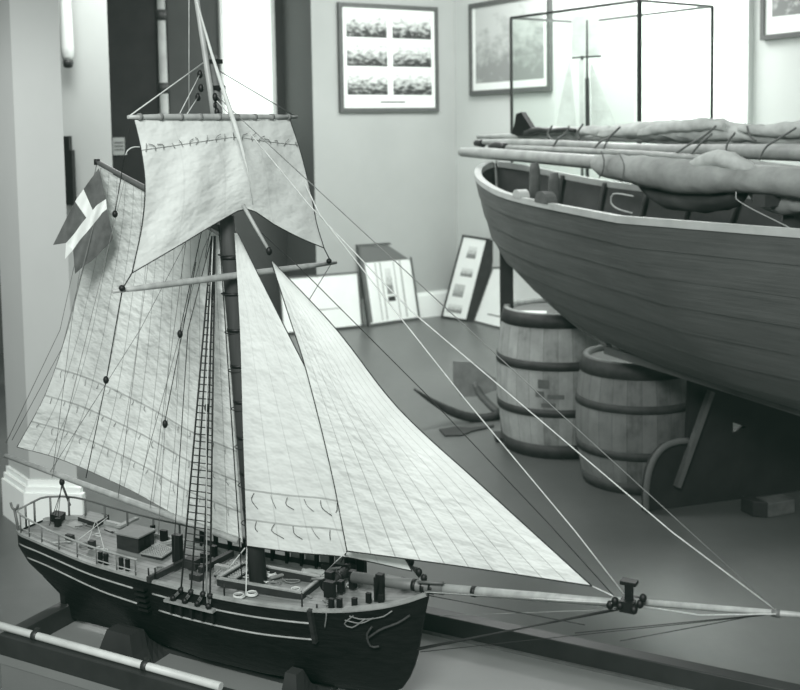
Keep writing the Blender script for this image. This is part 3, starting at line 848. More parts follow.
# ------------------------------------------------------------------ model stand (foreground table)
ZT_, ZBD = .64, .597
TA = onz(160, 550, ZT_); TB = onz(800, 685, ZT_)
TD = (TB-TA); TD.z = 0; TD.normalize(); TN = V((TD.y, -TD.x, 0))
if TN.y > 0: TN = -TN
TA0 = V((TA.x, TA.y, 0))
TL, TW = 1.9, .50
def TP(t, v, z): return TA0+TD*t+TN*v+UP*z
def tbox(mb, t0, t1, v0, v1, z0, z1, mi=0):
    return mb.box(TP((t0+t1)/2, (v0+v1)/2, (z0+z1)/2), TD*(t1-t0)/2, TN*(v1-v0)/2*-1, UP*(z1-z0)/2, mi)
t = thing('model_stand', 'low grey display table with dark beam rim under the large model', 'display table', TP(TL/2, TW/2, 0))
tbox(MB(), .0, TL, .0, TW, .09, ZBD-.02).build('plinth_body', 'plinth', t)
tbox(MB(), .04, TL-.04, .04, TW-.04, 0, .09).build('plinth_base', 'cradle', t)
tbox(MB(), -.002, TL+.002, -.002, TW+.002, ZBD-.02, ZBD).build('board', 'board', t)
for a in ((0, TL, -.004, .03), (0, TL, TW-.03, TW+.004)):
    tbox(MB(), a[0], a[1], a[2], a[3], ZBD, ZT_).build('rim_beam', 'beam', t, .002)
for a in ((-.004, .03), (TL-.03, TL+.004)):
    tbox(MB(), a[0], a[1], .03, TW-.03, ZBD, ZT_-.001).build('rim_beam', 'beam', t, .002)
tbox(MB(), .03, TL-.03, .03, .036, ZBD, ZBD+.005).build('inner_trim', 'spar_dark', t)
# pole lying on the front beam
p0, p1 = onz(-60, 600.5, ZT_+.008), onz(215, 691, ZT_+.008)
p0 = TP((p0-TA0).dot(TD), TW-.014, ZT_+.008); p1 = TP((p1-TA0).dot(TD), TW-.014, ZT_+.008)
t = thing('boathook_pole', 'long thin pale pole lying along the front rim of the stand', 'pole', p0)
MB().tube([p0, p0.lerp(p1, .5), p1], .0078, 12).build('shaft', 'pole', t)
for x, y in ((31, 636), (139, 668)):
    k = (onz(x, y, ZT_+.012)-p0).dot(TD); c = p0+TD*k
    mb = MB(); mb.lathe(c, [(.0075, -.006), (.0098, -.006), (.0098, .006), (.0075, .006)], 12, 0, TN, UP, TD); mb.box(c+TN*-.006+UP*.009, TD*.006, TN*.003, UP*.004); mb.build('metal_band', 'frame_dark', t)

# ------------------------------------------------------------------ THE LARGE SHIP MODEL
OFF = .33
def S(t_, v, z): return TP(t_, OFF+v, z)
SN = TN
def spx(x, y, v=0.0): return onplane(x, y, S(0, v, 0), SN)         # image point on the ship's long plane at offset v
def st(x, y, v=0.0):
    p = spx(x, y, v); return (p-TA0).dot(TD), p.z
def dk(x, y, z=.79): return onz(x, y, z)
ZKL = .610
zs_tab = [(-.118, .797), (0, .806), (.2, .7915), (.5, .786), (.71, .7965), (.835, .813), (.905, .829)]
def zs(t_): return sinterp(zs_tab, t_)
bt = [(-.088, .040), (-.06, .058), (-.02, .072), (.06, .085), (.2, .095), (.5, .100), (.7, .092), (.78, .078), (.84, .056), (.88, .032), (.905, .004)]
stern_tab = [(0, .034), (.28, .022), (.47, -.036), (.59, -.066), (.8, -.087), (1, -.080)]
stem_tb = [(0, .76), (.07, .818), (.1, .838), (.19, .857), (.42, .879), (.74, .892), (1, .905)]
def h_of(t_, z): return max(0, min(1, (z-ZKL)/(zs(t_)-ZKL)))
def half_b(s, h):
    tg = lerp(-.088, .905, s)
    b = max(.0025, sinterp(bt, tg))
    p = interp([(0, 1.1), (.12, .95), (.3, .5), (.5, .33), (.7, .36), (.85, .55), (1, .7)], s)
    return max(.003, b*(max(h, .0001)**p)*(1+.04*math.sin(PI*h)))
def hp(s, h, side, off=0):
    t_ = lerp(interp(stern_tab, h), interp(stem_tb, h), s)
    z = ZKL+(zs(t_)-ZKL)*h
    return S(t_, side*(half_b(s, h)+off), z)
def hat(t_, z, side, off=0):
    h = h_of(t_, z); a, b = interp(stern_tab, h), interp(stem_tb, h)
    s = max(0, min(1, (t_-a)/(b-a)))
    return S(t_, side*(half_b(s, h)+off), z)
ship = thing('sailing_ship_model', 'large single-masted sailing ship model with full canvas in the foreground', 'ship model', S(.45, 0, ZKL))
NS = 56; ss = [k/NS for k in range(NS+1)]
ss = [lerp(x, (1-math.cos(PI*x))/2, .6) for x in ss]
hh = [0, .03, .08, .15, .25, .36, .48, .6, .7, .8, .9, 1]
mb = MB()
for side in (1, -1):
    G = [[hp(s, h, side) for s in ss] for h in hh]
    mb.grid(G if side == 1 else G[::-1], 0)
mb.grid([[hp(0, h, sd) for h in hh] for sd in (1, .5, 0, -.5, -1)], 1)
mb.grid([[hp(1, h, sd) for h in hh] for sd in (1, -1)], 0)
mb.grid([[hp(s, 0, sd) for s in ss] for sd in (1, -1)], 0)
hull = mb.build('hull', ['hull', 'hullbow'], ship)
for side in (1, -1):
    for dz, t0, t1, w in ((.0265, -.068, .708, .0030), (.0575, -.05, .708, .0030)):
        P = []
        for k in range(46):
            t_ = lerp(t0, t1, k/45); z = zs(t_)-dz-(.004 if dz > .03 else 0)*math.sin(PI*max(0, min(1, t_)))
            P.append(hat(t_, z, side, .001))
        if side == 1:        # gap at the boarding steps
            kk = int((.322-t0)/(t1-t0)*45); MB().tube(P[:kk], w*.62, 6).build('wale', 'wale', hull); MB().tube(P[kk+2:], w*.62, 6).build('wale', 'wale', hull)
        else: MB().tube(P, w*.62, 6).build('wale', 'wale', hull)
    P = [hp(s, 1, side, -.002)+UP*.003 for s in ss]; Q = [hp(s, 1, side, .003)+UP*.003 for s in ss]; R_ = [hp(s, 1, side, .003)-UP*.002 for s in ss]; Q0 = [hp(s, 1, side, -.006)+UP*.003 for s in ss]; Q1 = [p-UP*.008 for p in Q0]
    mb = MB(); mb.grid([R_, Q, P, Q0, Q1] if side == 1 else [Q1, Q0, P, Q, R_], smooth=False); mb.build('cap_rail', 'rail', ship)
MT['deck'] = M_planks('deck_planks', 122, 75, tuple(TN), dark=.5)
MT['hatch'] = M_planks('hatch_planks', 98, 60, tuple(TN), dark=.5)
MB().grid([[hp(s, 1, q, -.005)-UP*.0045 for s in ss] for q in (1, .6, .2, -.2, -.6, -1)], smooth=False).build('deck', 'deck', ship)
# rudder, boarding steps, channel with deadeyes, bow timbers
prof = [(.006, .606), (.006, .66), (-.03, .695), (-.062, .703), (-.058, .69), (-.01, .66), (-.006, .606)]
pr = [S(a+.012, .004, b) for a, b in prof]
MB().prism(pr, SN*-.008).build('rudder', 'hullbow', ship)
for dz in (.012, .024, .036, .048, .058):
    c = hat(.322, zs(.322)-dz-.006, 1, .006)
    MB().box(c, TD*.013, SN*.007, UP*.0025).build('boarding_step', 'black', ship)
ca, cb = .385, .503
def chan(t_, off): return hat(t_, .757, 1, off)
mb = MB(); mb.prism([chan(ca, -.002), chan(ca, .014), chan(cb, .014), chan(cb, -.002)], UP*.005); mb.build('channel', 'rail', ship)
for k in range(5):
    c = chan(lerp(ca+.008, cb-.008, k/4), .001)-UP*.012
    MB().box(c, TD*.003, SN*.004, UP*.012).build('channel_knee', 'black', ship)
mb = MB(); c = hat(.712, .772, 1, .004); mb.bar(hat(.712, .800, 1, .005), hat(.713, .733, 1, .006), .009, .008, up=TD); mb.build('bow_batten', 'house', ship)

# stern rail round the quarter
rt = []
for k in range(13): rt.append((lerp(.31, -.072, k/12), 1))
for q in (.75, .4, 0, -.4, -.75): rt.append((-.081, q))
for k in range(22): rt.append((lerp(-.072, .52, k/21), -1))
def rl(t_, q, dz):
    b = half_b((t_+.08)/(.985), 1)-.002 if t_ > -.08 else .041
    rise = .010*max(0, 1-max(0, t_+.08)/.14) + (.006*(1-q)/2*max(0, 1-max(0, t_+.08)/.2))
    return S(t_, q*b, zs(t_)+dz+rise*(dz/.035))
P = [rl(a, q, .035) for a, q in rt]
MB().tube(P[:16], .0021, 6).build('rail', 'rail', ship); MB().tube(P[15:], .0023, 6).build('rail', 'spar_dark', ship)
MB().tube([rl(a, q, .011) for a, q in rt[:13]], .0014, 5).build('rail', 'rail', ship)
for a, q in [(x, 1) for x in (.305, .255, .2, .145, .09, .035, -.01, -.05)]:
    MB().tube([rl(a, q, 0), rl(a, q, .035)], .0016, 6).build('stanchion', 'spar_dark', ship)
for a, q in [(-.078, .4), (-.081, -.3), (-.066, -.95), (-.03, -1), (.01, -1), (.06, -1), (.12, -1), (.19, -1), (.26, -1)]:
    MB().tube([rl(a, q, 0), rl(a, q, .035)], .0024, 6).build('stanchion', 'spar_dark', ship)
# boom crutch at the quarter
b0 = S(-.072, .043, zs(-.08)); b1 = b0+UP*.048-TD*.010
mb = MB(); mb.tube([b0, b1], .0032, 6); mb.tube(resample([b1+TD*.012+UP*.013, b1+TD*.007+UP*.002, b1, b1-TD*.007+UP*.003, b1-TD*.011+UP*.014], 9), .0028, 6); mb.build('boom_crutch', 'spar_dark', ship)
# far bulwark with dark timbers; added pale plates stand in for bright open gaps
def bw(t_, dz, off=0): return S(t_, -(half_b((t_+.08)/.985, 1)-.004+off), zs(t_)+dz)
for t0, t1 in ((.30, .70),):
    n_ = 26; Lo = [bw(lerp(t0, t1, k/n_), -.002) for k in range(n_+1)]; Hi = [bw(lerp(t0, t1, k/n_), .014) for k in range(n_+1)]
    MB().grid([Hi, Lo], smooth=False).build('bulwark', 'house', ship)
MB().tube([bw(lerp(.30, .86, k/20), .034) for k in range(21)], .0026, 6).build('rail', 'spar_dark', ship)
for k in range(11):
    a = .32+.036*k; mb = MB(); mb.bar(bw(a, 0), bw(a, .033), .009, .006, up=TD); mb.build('bulwark_timber', 'black', ship)
for a in (.554, .590, .626, .662):
    mb = MB(); mb.bar(bw(a, .010, .004), bw(a, .032, .004), .024, .002, up=SN); mb.v = mb.v; mb.build('bright_gap_plate', 'rail', ship)
# near side: dark rough timber heads and pin stanchions
for a in (.20, .215, .255, .272):
    mb = MB(); c = S(a, .082, zs(a)); mb.box(c+UP*.012, TD*.004, SN*.003, UP*.012); mb.build('timber_head', 'black', ship)
for a, hgt in ((.335, .022), (.52, .026), (.69, .028), (.72, .010), (.352, .026)):
    p = S(a, half_b((a+.08)/.985, 1)-.006, zs(a)); MB().tube([p, p+UP*hgt], .0017, 6).build('pin', 'black', ship)

def slab(pix, z0, h, name, mats, parent=ship, mtop=None, top_over=0):
    q = [dk(x, y, z0) for x, y in pix]
    if (q[1]-q[0]).cross(q[2]-q[1]).z < 0: q = q[::-1]
    return MB().prism(q, UP*h, 0, mtop).build(name, mats, parent)
def obox(x, y, l, w, h, name, mat, z0=.787, parent=ship, z_off=0):
    c = dk(x, y, z0); return MB().box(c+UP*(h/2+z_off), TD*l/2, SN*w/2*-1, UP*h/2).build(name, mat, parent)
# deckhouse
zd = .787
hq = [dk(x, y, zd) for x, y in ((117, 549), (139.5, 553))]
e1 = TD*((hq[1]-hq[0]).dot(TD)); org = hq[0]; e2 = SN*-.050
house = MB().prism([org, org+e1, org+e1+e2, org+e2], UP*.033).build('deckhouse', 'house', ship)
q = [org-TD*.004+SN*.004, org+e1+TD*.005+SN*.004, org+e1+e2+TD*.005-SN*.003, org+e2-TD*.004-SN*.003]
MB().prism([p+UP*.033 for p in q], UP*.003).build('roof', 'house_top', house)
for v in (.2, .55):
    c = org+e1+e2*v+UP*.017+TD*.0012
    MB().box(c, TD*.0012, e2*.13, UP*.011).build('door', 'black', house)
def lattice(pix, name):
    q = [dk(x, y, zd) for x, y in pix]
    A, B, C, D = q
    mb = MB()
    for k in range(9):
        f = k/8; mb.bar(A.lerp(B, f)+UP*.006, D.lerp(C, f)+UP*.006, .0022, .003)
        mb.bar(A.lerp(D, f)+UP*.006, B.lerp(C, f)+UP*.006, .0022, .003)
    g = mb.build(name, 'rail', ship)
    mb = MB(); mb.prism([A, B, C, D] if (B-A).cross(C-B).z > 0 else [D, C, B, A], UP*.004); mb.build('coaming', 'house', g)
lattice(((141, 556), (162, 560), (174, 552), (158, 546)), 'hatch_grating')
lattice(((214, 577), (236, 581), (252, 571), (232, 563)), 'hatch_grating')
# binnacle board, bench, skylight, break of the deck
obox(178, 562, .020, .012, .058, 'pump_housing', 'black')
obox(192, 568, .03, .016, .02, 'pump_base', 'house')
mb = MB(); mb.bar(dk(148, 580, zd+.006), dk(184, 562, zd+.006), .008, .012); mb.build('deck_beam', 'house', ship)
mb = MB(); mb.bar(dk(200, 570, zd+.006), dk(232, 553, zd+.006), .010, .012); mb.build('deck_beam', 'house', ship)
mb = MB(); mb.bar(dk(152, 547, zd+.004), dk(176, 540, zd+.004), .007, .006); mb.build('deck_plank', 'rail', ship)
mb = MB(); mb.bar(dk(118, 527, zd+.018), dk(137, 518, zd+.018), .012, .005); mb.build('bench', 'rail', ship)
slab(((78, 523), (96, 529), (108, 522), (90, 517)), .797, .014, 'skylight', ['house', 'deck'], mtop=1)
slab(((50, 521), (60, 524), (66, 519), (56, 517)), .80, .016, 'locker', ['black'])
slab(((66, 527), (76, 531), (86, 526), (76, 522)), .797, .005, 'companion_hatch', ['rail'])
# main hatch: long coamings forward of the mast
hq = [dk(218, 585, zd), dk(302, 600, zd), dk(322, 584, zd), dk(244, 569, zd)]
for k in range(4):
    a, b = hq[k], hq[(k+1) % 4]
    mb = MB(); mb.bar(a+UP*.006, b+UP*.006, .005, .014); o = mb.build('hatch_coaming', 'house', ship)
    mb = MB(); mb.bar(a+UP*.0145, b+UP*.0145, .007, .003); mb.build('cap', 'rail', o)
# rope coils on deck
for x, y, R, n_ in ((239, 596, .0105, 2), (252, 594, .010, 2), (241, 586, .009, 2), (272, 575, .010, 3), (284, 573, .009, 2), (296, 590, .009, 2), (104, 556, .009, 2), (60, 531, .010, 2), (84, 545, .009, 2), (324, 578, .010, 2), (160, 569, .008, 2)):
    c = dk(x, y, zs(.5)+.002 if x > 130 else .797)
    mb = MB()
    for k in range(n_):
        mb.torus(c+UP*.0022*k+V((random.uniform(-.001, .001), 0, 0)), R*(1-.1*k), .0017, n=20, m=5)
    mb.build('rope_coil', 'rope_light' if x > 200 else 'rope_mid', ship)
for x, y, z0, l, w, h, nm, mt in ((70, 540, .798, .02, .008, .012, 'chest', 'house'), (92, 548, .796, .014, .010, .016, 'cask', 'house'), (58, 527, .80, .012, .01, .02, 'cask', 'black'), (104, 520, .795, .02, .012, .012, 'chest', 'house'),
        (164, 541, .79, .016, .008, .024, 'bollard', 'black'), (153, 535, .79, .008, .008, .022, 'bollard', 'black'), (206, 563, .787, .022, .010, .020, 'winch_head', 'black'), (196, 580, .787, .026, .010, .012, 'chest', 'house'), (214, 556, .787, .012, .01, .022, 'bollard', 'black'), (330, 571, .79, .03, .02, .014, 'chest', 'house'), (226, 572, .787, .05, .01, .012, 'spare_spar', 'rail')):
    obox(x, y, l, w, h, nm, mt, z0)
rnd_ = random.Random(5)
for k in range(16):
    a = rnd_.choice([rnd_.uniform(0, .28), rnd_.uniform(.5, .76)]); v = rnd_.uniform(-.05, .055)
    c = S(a, v, zs(a)-.001); P = [c+TD*rnd_.uniform(-.022, .022)+SN*rnd_.uniform(-.012, .012)+UP*rnd_.uniform(0, .003) for _ in range(5)]
    MB().tube(resample(P, 16), .0012, 5).build('loose_line', rnd_.choice(['rope_mid', 'rope_light', 'rope_dark']), ship)
# loose heap of canvas and rope before the mast
for pts_, w, mt in (([(262, 573), (280, 570), (300, 575), (318, 577)], .0045, 'rope_light'), ([(270, 578), (290, 574), (312, 580)], .004, 'rope_mid'), ([(302, 571), (318, 572), (336, 576)], .006, 'cloth'), ([(222, 566), (236, 562), (250, 566)], .004, 'rope_mid')):
    P = resample([dk(x, y, zd+.004) for x, y in pts_], 10)
    loft(P, [w*random.uniform(.7, 1.1) for _ in P], 8, .0008, seed=4).build('stowed_canvas', mt, ship)
# windlass
w0, w1 = dk(322, 592, .80), dk(361, 571, .80)
wm = (w0+w1)/2; wd_ = SN*-1; L_ = (w1-w0).length/2*.95
mb = MB(); mb.tube([wm-wd_*L_+UP*.014, wm+wd_*L_+UP*.014], .0095, 12); wl = mb.build('windlass', 'house', ship)
for q in (-1, -.33, .33, 1):
    MB().lathe(wm+wd_*L_*q+UP*.014, [(.0095, -.003), (.013, -.003), (.013, .003), (.0095, .003)], 14, 0, TD, UP, wd_).build('drum_ring', 'black', wl)
for q in (-.78, .78):
    MB().box(wm+wd_*L_*q+UP*.018, TD*.008, wd_*.006, UP*.018).build('cheek', 'black', wl)
for q, dx in ((-.5, -.05), (.5, -.045)):
    c = wm+wd_*L_*q+UP*.018; mb = MB(); mb.tube([c, c+TD*dx-UP*.012], .0024, 6); mb.build('handspike', 'rail', wl)
# knightheads and bitts carrying the bowsprit heel
for x, y, hgt, l in ((385, 600, .056, .013), (395, 590, .050, .012), (353, 588, .034, .012), (362, 577, .036, .016), (341, 592, .022, .01), (330, 597, .03, .02)):
    c_ = dk(x, y, .80); tt_ = (c_-TA0).dot(TD); vv_ = .017 if x > 380 else (c_-TA0).dot(TN)-OFF
    MB().box(S(tt_, vv_, .80+hgt/2), TD*l/2, SN*-.006, UP*hgt/2).build('bitt', 'black', ship)
for a, v in ((.742, .070), (.757, .066), (.785, .060), (.83, .042), (.83, -.042), (.80, .035)):
    p = S(a, v, zs(a)); MB().box(p+UP*.008, TD*.0045, SN*.0035, UP*.009).build('timber_head', 'black', ship)
# raised bow rail planks
P0_ = [hp(s, 1, 1, .004)+UP*.006 for s in ss if s > .86]; P1_ = [hp(s, 1, 1, -.007)+UP*.006 for s in ss if s > .86]
MB().grid([P0_, P1_], smooth=False).grid([[p-UP*.006 for p in P0_], P0_], smooth=False).build('bow_rail', 'rail', ship)
P0_ = [hp(s, 1, -1, .004)+UP*.006 for s in ss if s > .86]; P1_ = [hp(s, 1, -1, -.007)+UP*.006 for s in ss if s > .86]
MB().grid([P1_, P0_], smooth=False).build('bow_rail', 'rail', ship)
# anchor catted at the bow with its ropes
def bowp(x, y, off=.006):
    # nearest point on the near bow side for an image point
    best = None
    for i in range(30):
        for j in range(12):
            p = hp(.78+.21*i/29, .55+.45*j/11, 1, off); q = p-EYE; zz_ = q.dot(_fw)
            d = abs(CX+F*q.dot(_r)/zz_-x)+abs(CY-F*q.dot(_u)/zz_-y)
            if best is None or d < best[0]: best = (d, p)
    return best[1]
an = [bowp(x, y, .008) for x, y in ((368, 640), (382, 630), (400, 622), (412, 616))]
o = MB().tube(resample(an, 8), .0022, 6).build('bow_anchor', 'mast', ship)
P = resample([bowp(372, 628, .01), bowp(366, 637, .01), bowp(370, 645, .01), bowp(380, 646, .01)], 8)
MB().tube(P, .002, 6).build('arm', 'mast', o)
for L in ([(350, 615), (362, 619), (380, 616), (392, 611)], [(345, 620), (360, 624), (374, 618)], [(322, 600), (326, 612), (325, 628)], [(355, 617), (345, 624), (352, 627), (366, 621)]):
    MB().tube(resample([bowp(x, y, .007) for x, y in L], 10), .0013, 5).build('bow_lashing', 'rope_mid', ship)

# ---- spars
mt_ = [st(258, 578)[0], st(228, 230)[0]]
MZ0, MZ1 = .775, st(228, 230)[1]
mrk = (mt_[1]-mt_[0])/(MZ1-.79)
def mpt(z, dt=0, v=0): return S(mt_[0]+mrk*(z-.79)+dt, v, z)
zh = st(207, 62)[1]
MB().tube([mpt(MZ0), mpt(1.1), mpt(1.42), mpt(1.50)], [.0175, .0178, .0170, .0145], 14).build('mast', 'mast', ship)
mast = bpy.data.objects['mast'] if 'mast' in bpy.data.objects else None
mastm = [o for o in ship.children if o.name.startswith('mast')][0]
MB().tube([mpt(1.49), mpt(zh+.012)], [.010, .008], 10).build('masthead', 'spar_dark', ship)
for z in [.86+.07*k for k in range(9)]:
    MB().lathe(mpt(z), [(.0165, -.003), (.0188, -.003), (.0188, .003), (.0165, .003)], 14).build('mast_band', 'black', mastm)
for x, y, w in ((207, 62, .018), (211, 88, .020), (213, 116, .014)):
    t_, z_ = st(x, y); MB().box(mpt(z_, .006), TD*w*.5, SN*w*.5, UP*.004).build('mast_cap', 'black', ship)
for x, y in ((200, 74), (198, 97), (215, 97), (214, 106), (217, 112), (201, 88)):
    p = spx(x, y, .015); MB().ball(p, .0055, 1.5, 8).build('block', 'black', ship)
tm = [spx(214, 118, .016), spx(210, 87, .016), spx(197, 2, .012), spx(191, -40, .010)]
MB().tube(tm, [.0062, .0060, .0052, .0045], 10).build('topmast', 'spar', ship)
b0, b1 = spx(5, 455.5), spx(239, 541)
MB().tube([b0, b0.lerp(b1, .3), b0.lerp(b1, .7), b1], [.0046, .0062, .0072, .0066], 12).build('boom', 'spar', ship)
g0, g1 = spx(97, 162), spx(226, 232)
MB().tube([g0, g0.lerp(g1, .5), g1], [.005, .0062, .0068], 10).build('gaff', 'spar_dark', ship)
mb = MB(); mb.lathe(g0, [(.0, -.006), (.0065, -.006), (.0065, .006), (0, .006)], 10); mb.build('gaff_end', 'black', ship)
w0, w1 = spx(353, 577), spx(444, 589)
MB().tube([w0, w1], .0105, 14).build('bowsprit_heel', 'spar_dark', ship)
w2 = spx(428, 587.5); w3 = spx(630, 604)
MB().tube([w2, w2.lerp(w3, .6), w3], [.0088, .0078, .0066], 12).build('bowsprit', 'spar', ship)
for x, y in ((415, 585), (424, 587), (432, 588), (474, 591.5)):
    MB().lathe(spx(x, y), [(.0088, -.004), (.0112 if x < 440 else .0096, -.004), (.0112 if x < 440 else .0096, .004), (.0088, .004)], 14, 0, SN, UP, TD).build('bowsprit_band', 'black', ship)
j0, j1 = spx(612, 600, -.004), spx(776, 613, -.004); j2 = spx(830, 617.5, -.004)
MB().tube([j0, j1, j2], [.0058, .0048, .0035], 10).build('jib_boom', 'spar', ship)
MB().lathe(spx(776, 613, -.004), [(.004, -.006), (.0068, -.006), (.0068, .006), (.004, .006)], 10, 0, SN, UP, TD).build('jib_boom_band', 'spar_dark', ship)
# iron cap at the bowsprit end
c = spx(629, 604)
mb = MB(); mb.box(c, TD*.012, SN*.016, UP*.009); mb.box(c+UP*.020, TD*.006, SN*.005, UP*.016); mb.box(c+UP*.037, TD*.013, SN*.009, UP*.003)
cap = mb.build('bowsprit_cap', 'black', ship)
for x, y in ((615, 601), (620, 606), (640, 604), (643, 598), (634, 610), (610, 605)):
    MB().ball(spx(x, y, .014), .0062, 1.2, 8).build('block', 'black', cap)
# yards: a vertical plane through the mast, braced round
YQ = V((.66, .75, 0)).normalized(); YN = V((YQ.y, -YQ.x, 0))
def yb(b): return S(lerp(.468, .495, b)+.022, 0, 0)
def ypx(x, y, b=0, off=0):
    return onplane(x, y, yb(b)+YN*off, YN)
u0, u1 = ypx(128, 117, 0), ypx(297, 117, 0)
MB().tube([u0, u0.lerp(u1, .15), u0.lerp(u1, .5), u0.lerp(u1, .85), u1], [.0035, .0055, .0065, .0055, .0035], 10).build('topsail_yard', 'spar', ship)
l0, l1 = ypx(112, 291.5, 1), ypx(336, 262.5, 1)
MB().tube([l0, l0.lerp(l1, .15), l0.lerp(l1, .5), l0.lerp(l1, .85), l1], [.0035, .0058, .0068, .0058, .0035], 10).build('lower_yard', 'spar', ship)
for x, y in ((122, 288), (329, 261)):
    MB().ball(ypx(x, y, 1, .006), .0058, 1.0, 8).build('block', 'black', ship)

# ---- sails: Coons patches in the plane each sail hangs in
def coons(top, bot, lef, rig, fn, nu, nv):
    P = lambda L, n: resample([V((x, y, 0)) for x, y in L], n) if len(L) > 2 else [V((lerp(L[0][0], L[1][0], k/(n-1)), lerp(L[0][1], L[1][1], k/(n-1)), 0)) for k in range(n)]
    T, B_, L, R = P(top, nu), P(bot, nu), P(lef, nv), P(rig, nv)
    G = []
    for j in range(nv):
        b = j/(nv-1); row = []
        for i in range(nu):
            a = i/(nu-1)
            p = T[i]*(1-b)+B_[i]*b+L[j]*(1-a)+R[j]*a-(T[0]*(1-a)*(1-b)+T[-1]*a*(1-b)+B_[0]*(1-a)*b+B_[-1]*a*b)
            row.append(fn(p.x, p.y, a, b))
        G.append(row)
    return G
def at(G, a, b):
    nv, nu = len(G), len(G[0]); y = max(0, min(nv-1.001, b*(nv-1))); x = max(0, min(nu-1.001, a*(nu-1)))
    j, i = int(y), int(x); fy, fx = y-j, x-i
    return G[j][i].lerp(G[j][i+1], fx).lerp(G[j+1][i].lerp(G[j+1][i+1], fx), fy)
def sail(name, G, mat, edges=(), rope='rope_mid', er=.0011):
    o = MB().grid(G).build(name, mat, ship)
    nv, nu = len(G), len(G[0])
    E = {'top': G[0], 'bot': G[-1], 'lef': [r[0] for r in G], 'rig': [r[-1] for r in G]}
    for e_ in edges: MB().tube(E[e_][::2]+[E[e_][-1]], er, 5).build('bolt_rope', rope, o)
    return o
def reef(o, G, rows, n, hang, nrm, mat='rope_mid', rnd=.02):
    for bb in rows:
        for k in range(n):
            a = (k+.6)/n*.97; p = at(G, a, bb)+nrm*.003
            q1_ = at(G, a+random.uniform(-rnd, rnd)*.5, bb+hang*.5)+nrm*.0045; q2_ = at(G, a+random.uniform(-rnd, rnd), bb+hang*random.uniform(.7, 1.2))+nrm*.003
            MB().tube(resample([p, q1_, q2_], 7), .00058, 4).build('reef_point', mat, o)
# mainsail
def fm(x, y, a, b):
    k_ = max(0, 1-a/.27); fold = .10*k_**1.35*math.sin(PI*min(1, max(0, (b-.0)/.85)))**1.2
    return spx(x, y, -.006-.045*math.sin(PI*a)*math.sin(PI*b)-fold+.004*math.sin(a*30+b*9)*math.sin(PI*a)*min(1, b*2))
GM = coons([(101, 168), (143, 191), (222, 238)], [(17, 447), (60, 459), (130, 490), (185, 520), (243, 543)],
           [(101, 168), (98, 200), (90, 240), (78, 290), (66, 335), (45, 395), (17, 447)], [(222, 238), (233, 400), (243, 543)], fm, 48, 56)
o = sail('mainsail', GM, 'sail_main', ('lef', 'bot'))
reef(o, GM, (.70, .80, .90), 15, .022, SN, 'rope_mid', .008)
# staysail and jib
def fs(x, y, a, b): return spx(x, y, .024*(1-a)**.7-.006*math.sin(PI*a)*math.sin(PI*b))
GS = coons([(234.5, 233), (237.5, 233.5)], [(247, 546), (300, 553), (345, 557), (412, 571)], [(234.5, 233), (240, 330), (243, 430), (247, 546)], [(237.5, 233.5), (300, 357), (412, 571)], fs, 26, 44)
o = sail('staysail', GS, 'sail_stay', ('bot', 'rig'), 'rope_dark')
reef(o, GS, (.825, .915), 8, .042, SN, 'rope_dark', .05)
def fj(x, y, a, b): return spx(x, y, (1-a)*(.014+.03*b)+.014*math.sin(PI*a)*math.sin(PI*b)+.004)
GJ = coons([(271, 261), (273, 262)], [(347, 551), (400, 558), (480, 569), (592, 586)], [(271, 261), (288, 313), (305, 366), (331, 470), (347, 551)], [(273, 262), (336, 329), (398, 408), (480, 484), (592, 586)], fj, 40, 48)
o = sail('jib', GJ, 'sail_jib', ('lef', 'bot', 'rig'), 'rope_dark', .0012)
# topsail
def ft(x, y, a, b):
    return ypx(x, y, b, .010*math.sin(PI*b)*(math.sin(PI*a)) + .003*math.sin(a*17+b*5)*math.sin(PI*b))
GT = coons([(134, 120), (210, 120), (290, 120)], [(132, 273), (180, 245), (222, 220), (247, 209), (275, 225), (300, 238), (324, 248)],
           [(134, 120), (141, 150), (145, 185), (142, 225), (132, 273)], [(290, 120), (300, 150), (310, 190), (317, 225), (324, 248)], ft, 44, 36)
o = sail('topsail', GT, 'sail_top', ('lef', 'bot', 'rig'), 'rope_dark', .0011)
for k in range(18):
    a = (k+.5)/18; p = at(GT, a, .20+.0*a)+YN*.003
    MB().tube(resample([p-UP*.004+YQ*random.uniform(-.008, .008), p+UP*.004, p+UP*random.uniform(.004, .012)+YQ*random.uniform(-.014, .014)], 5), .0008, 4).build('reef_point', 'rope_mid', o)
MB().tube([at(GT, k/30, .2)+YN*.0010 for k in range(31)], .0005, 4).build('reef_band', 'rope_mid', o)
P = resample([ypx(x, y, 0, .004) for x, y in ((150, 148), (134, 147), (128, 150), (125, 156), (127, 154))], 9)
MB().tube(P, .001, 4).build('loose_rope', 'rope_light', o)
for k in range(9):
    p = u0.lerp(u1, .06+.88*k/8); MB().lathe(p, [(.005, -.003), (.0068, -.003), (.0068, .003), (.005, .003)], 10, 0, UP, YN, YQ).build('robband', 'rope_mid', bpy.data.objects['topsail_yard'])

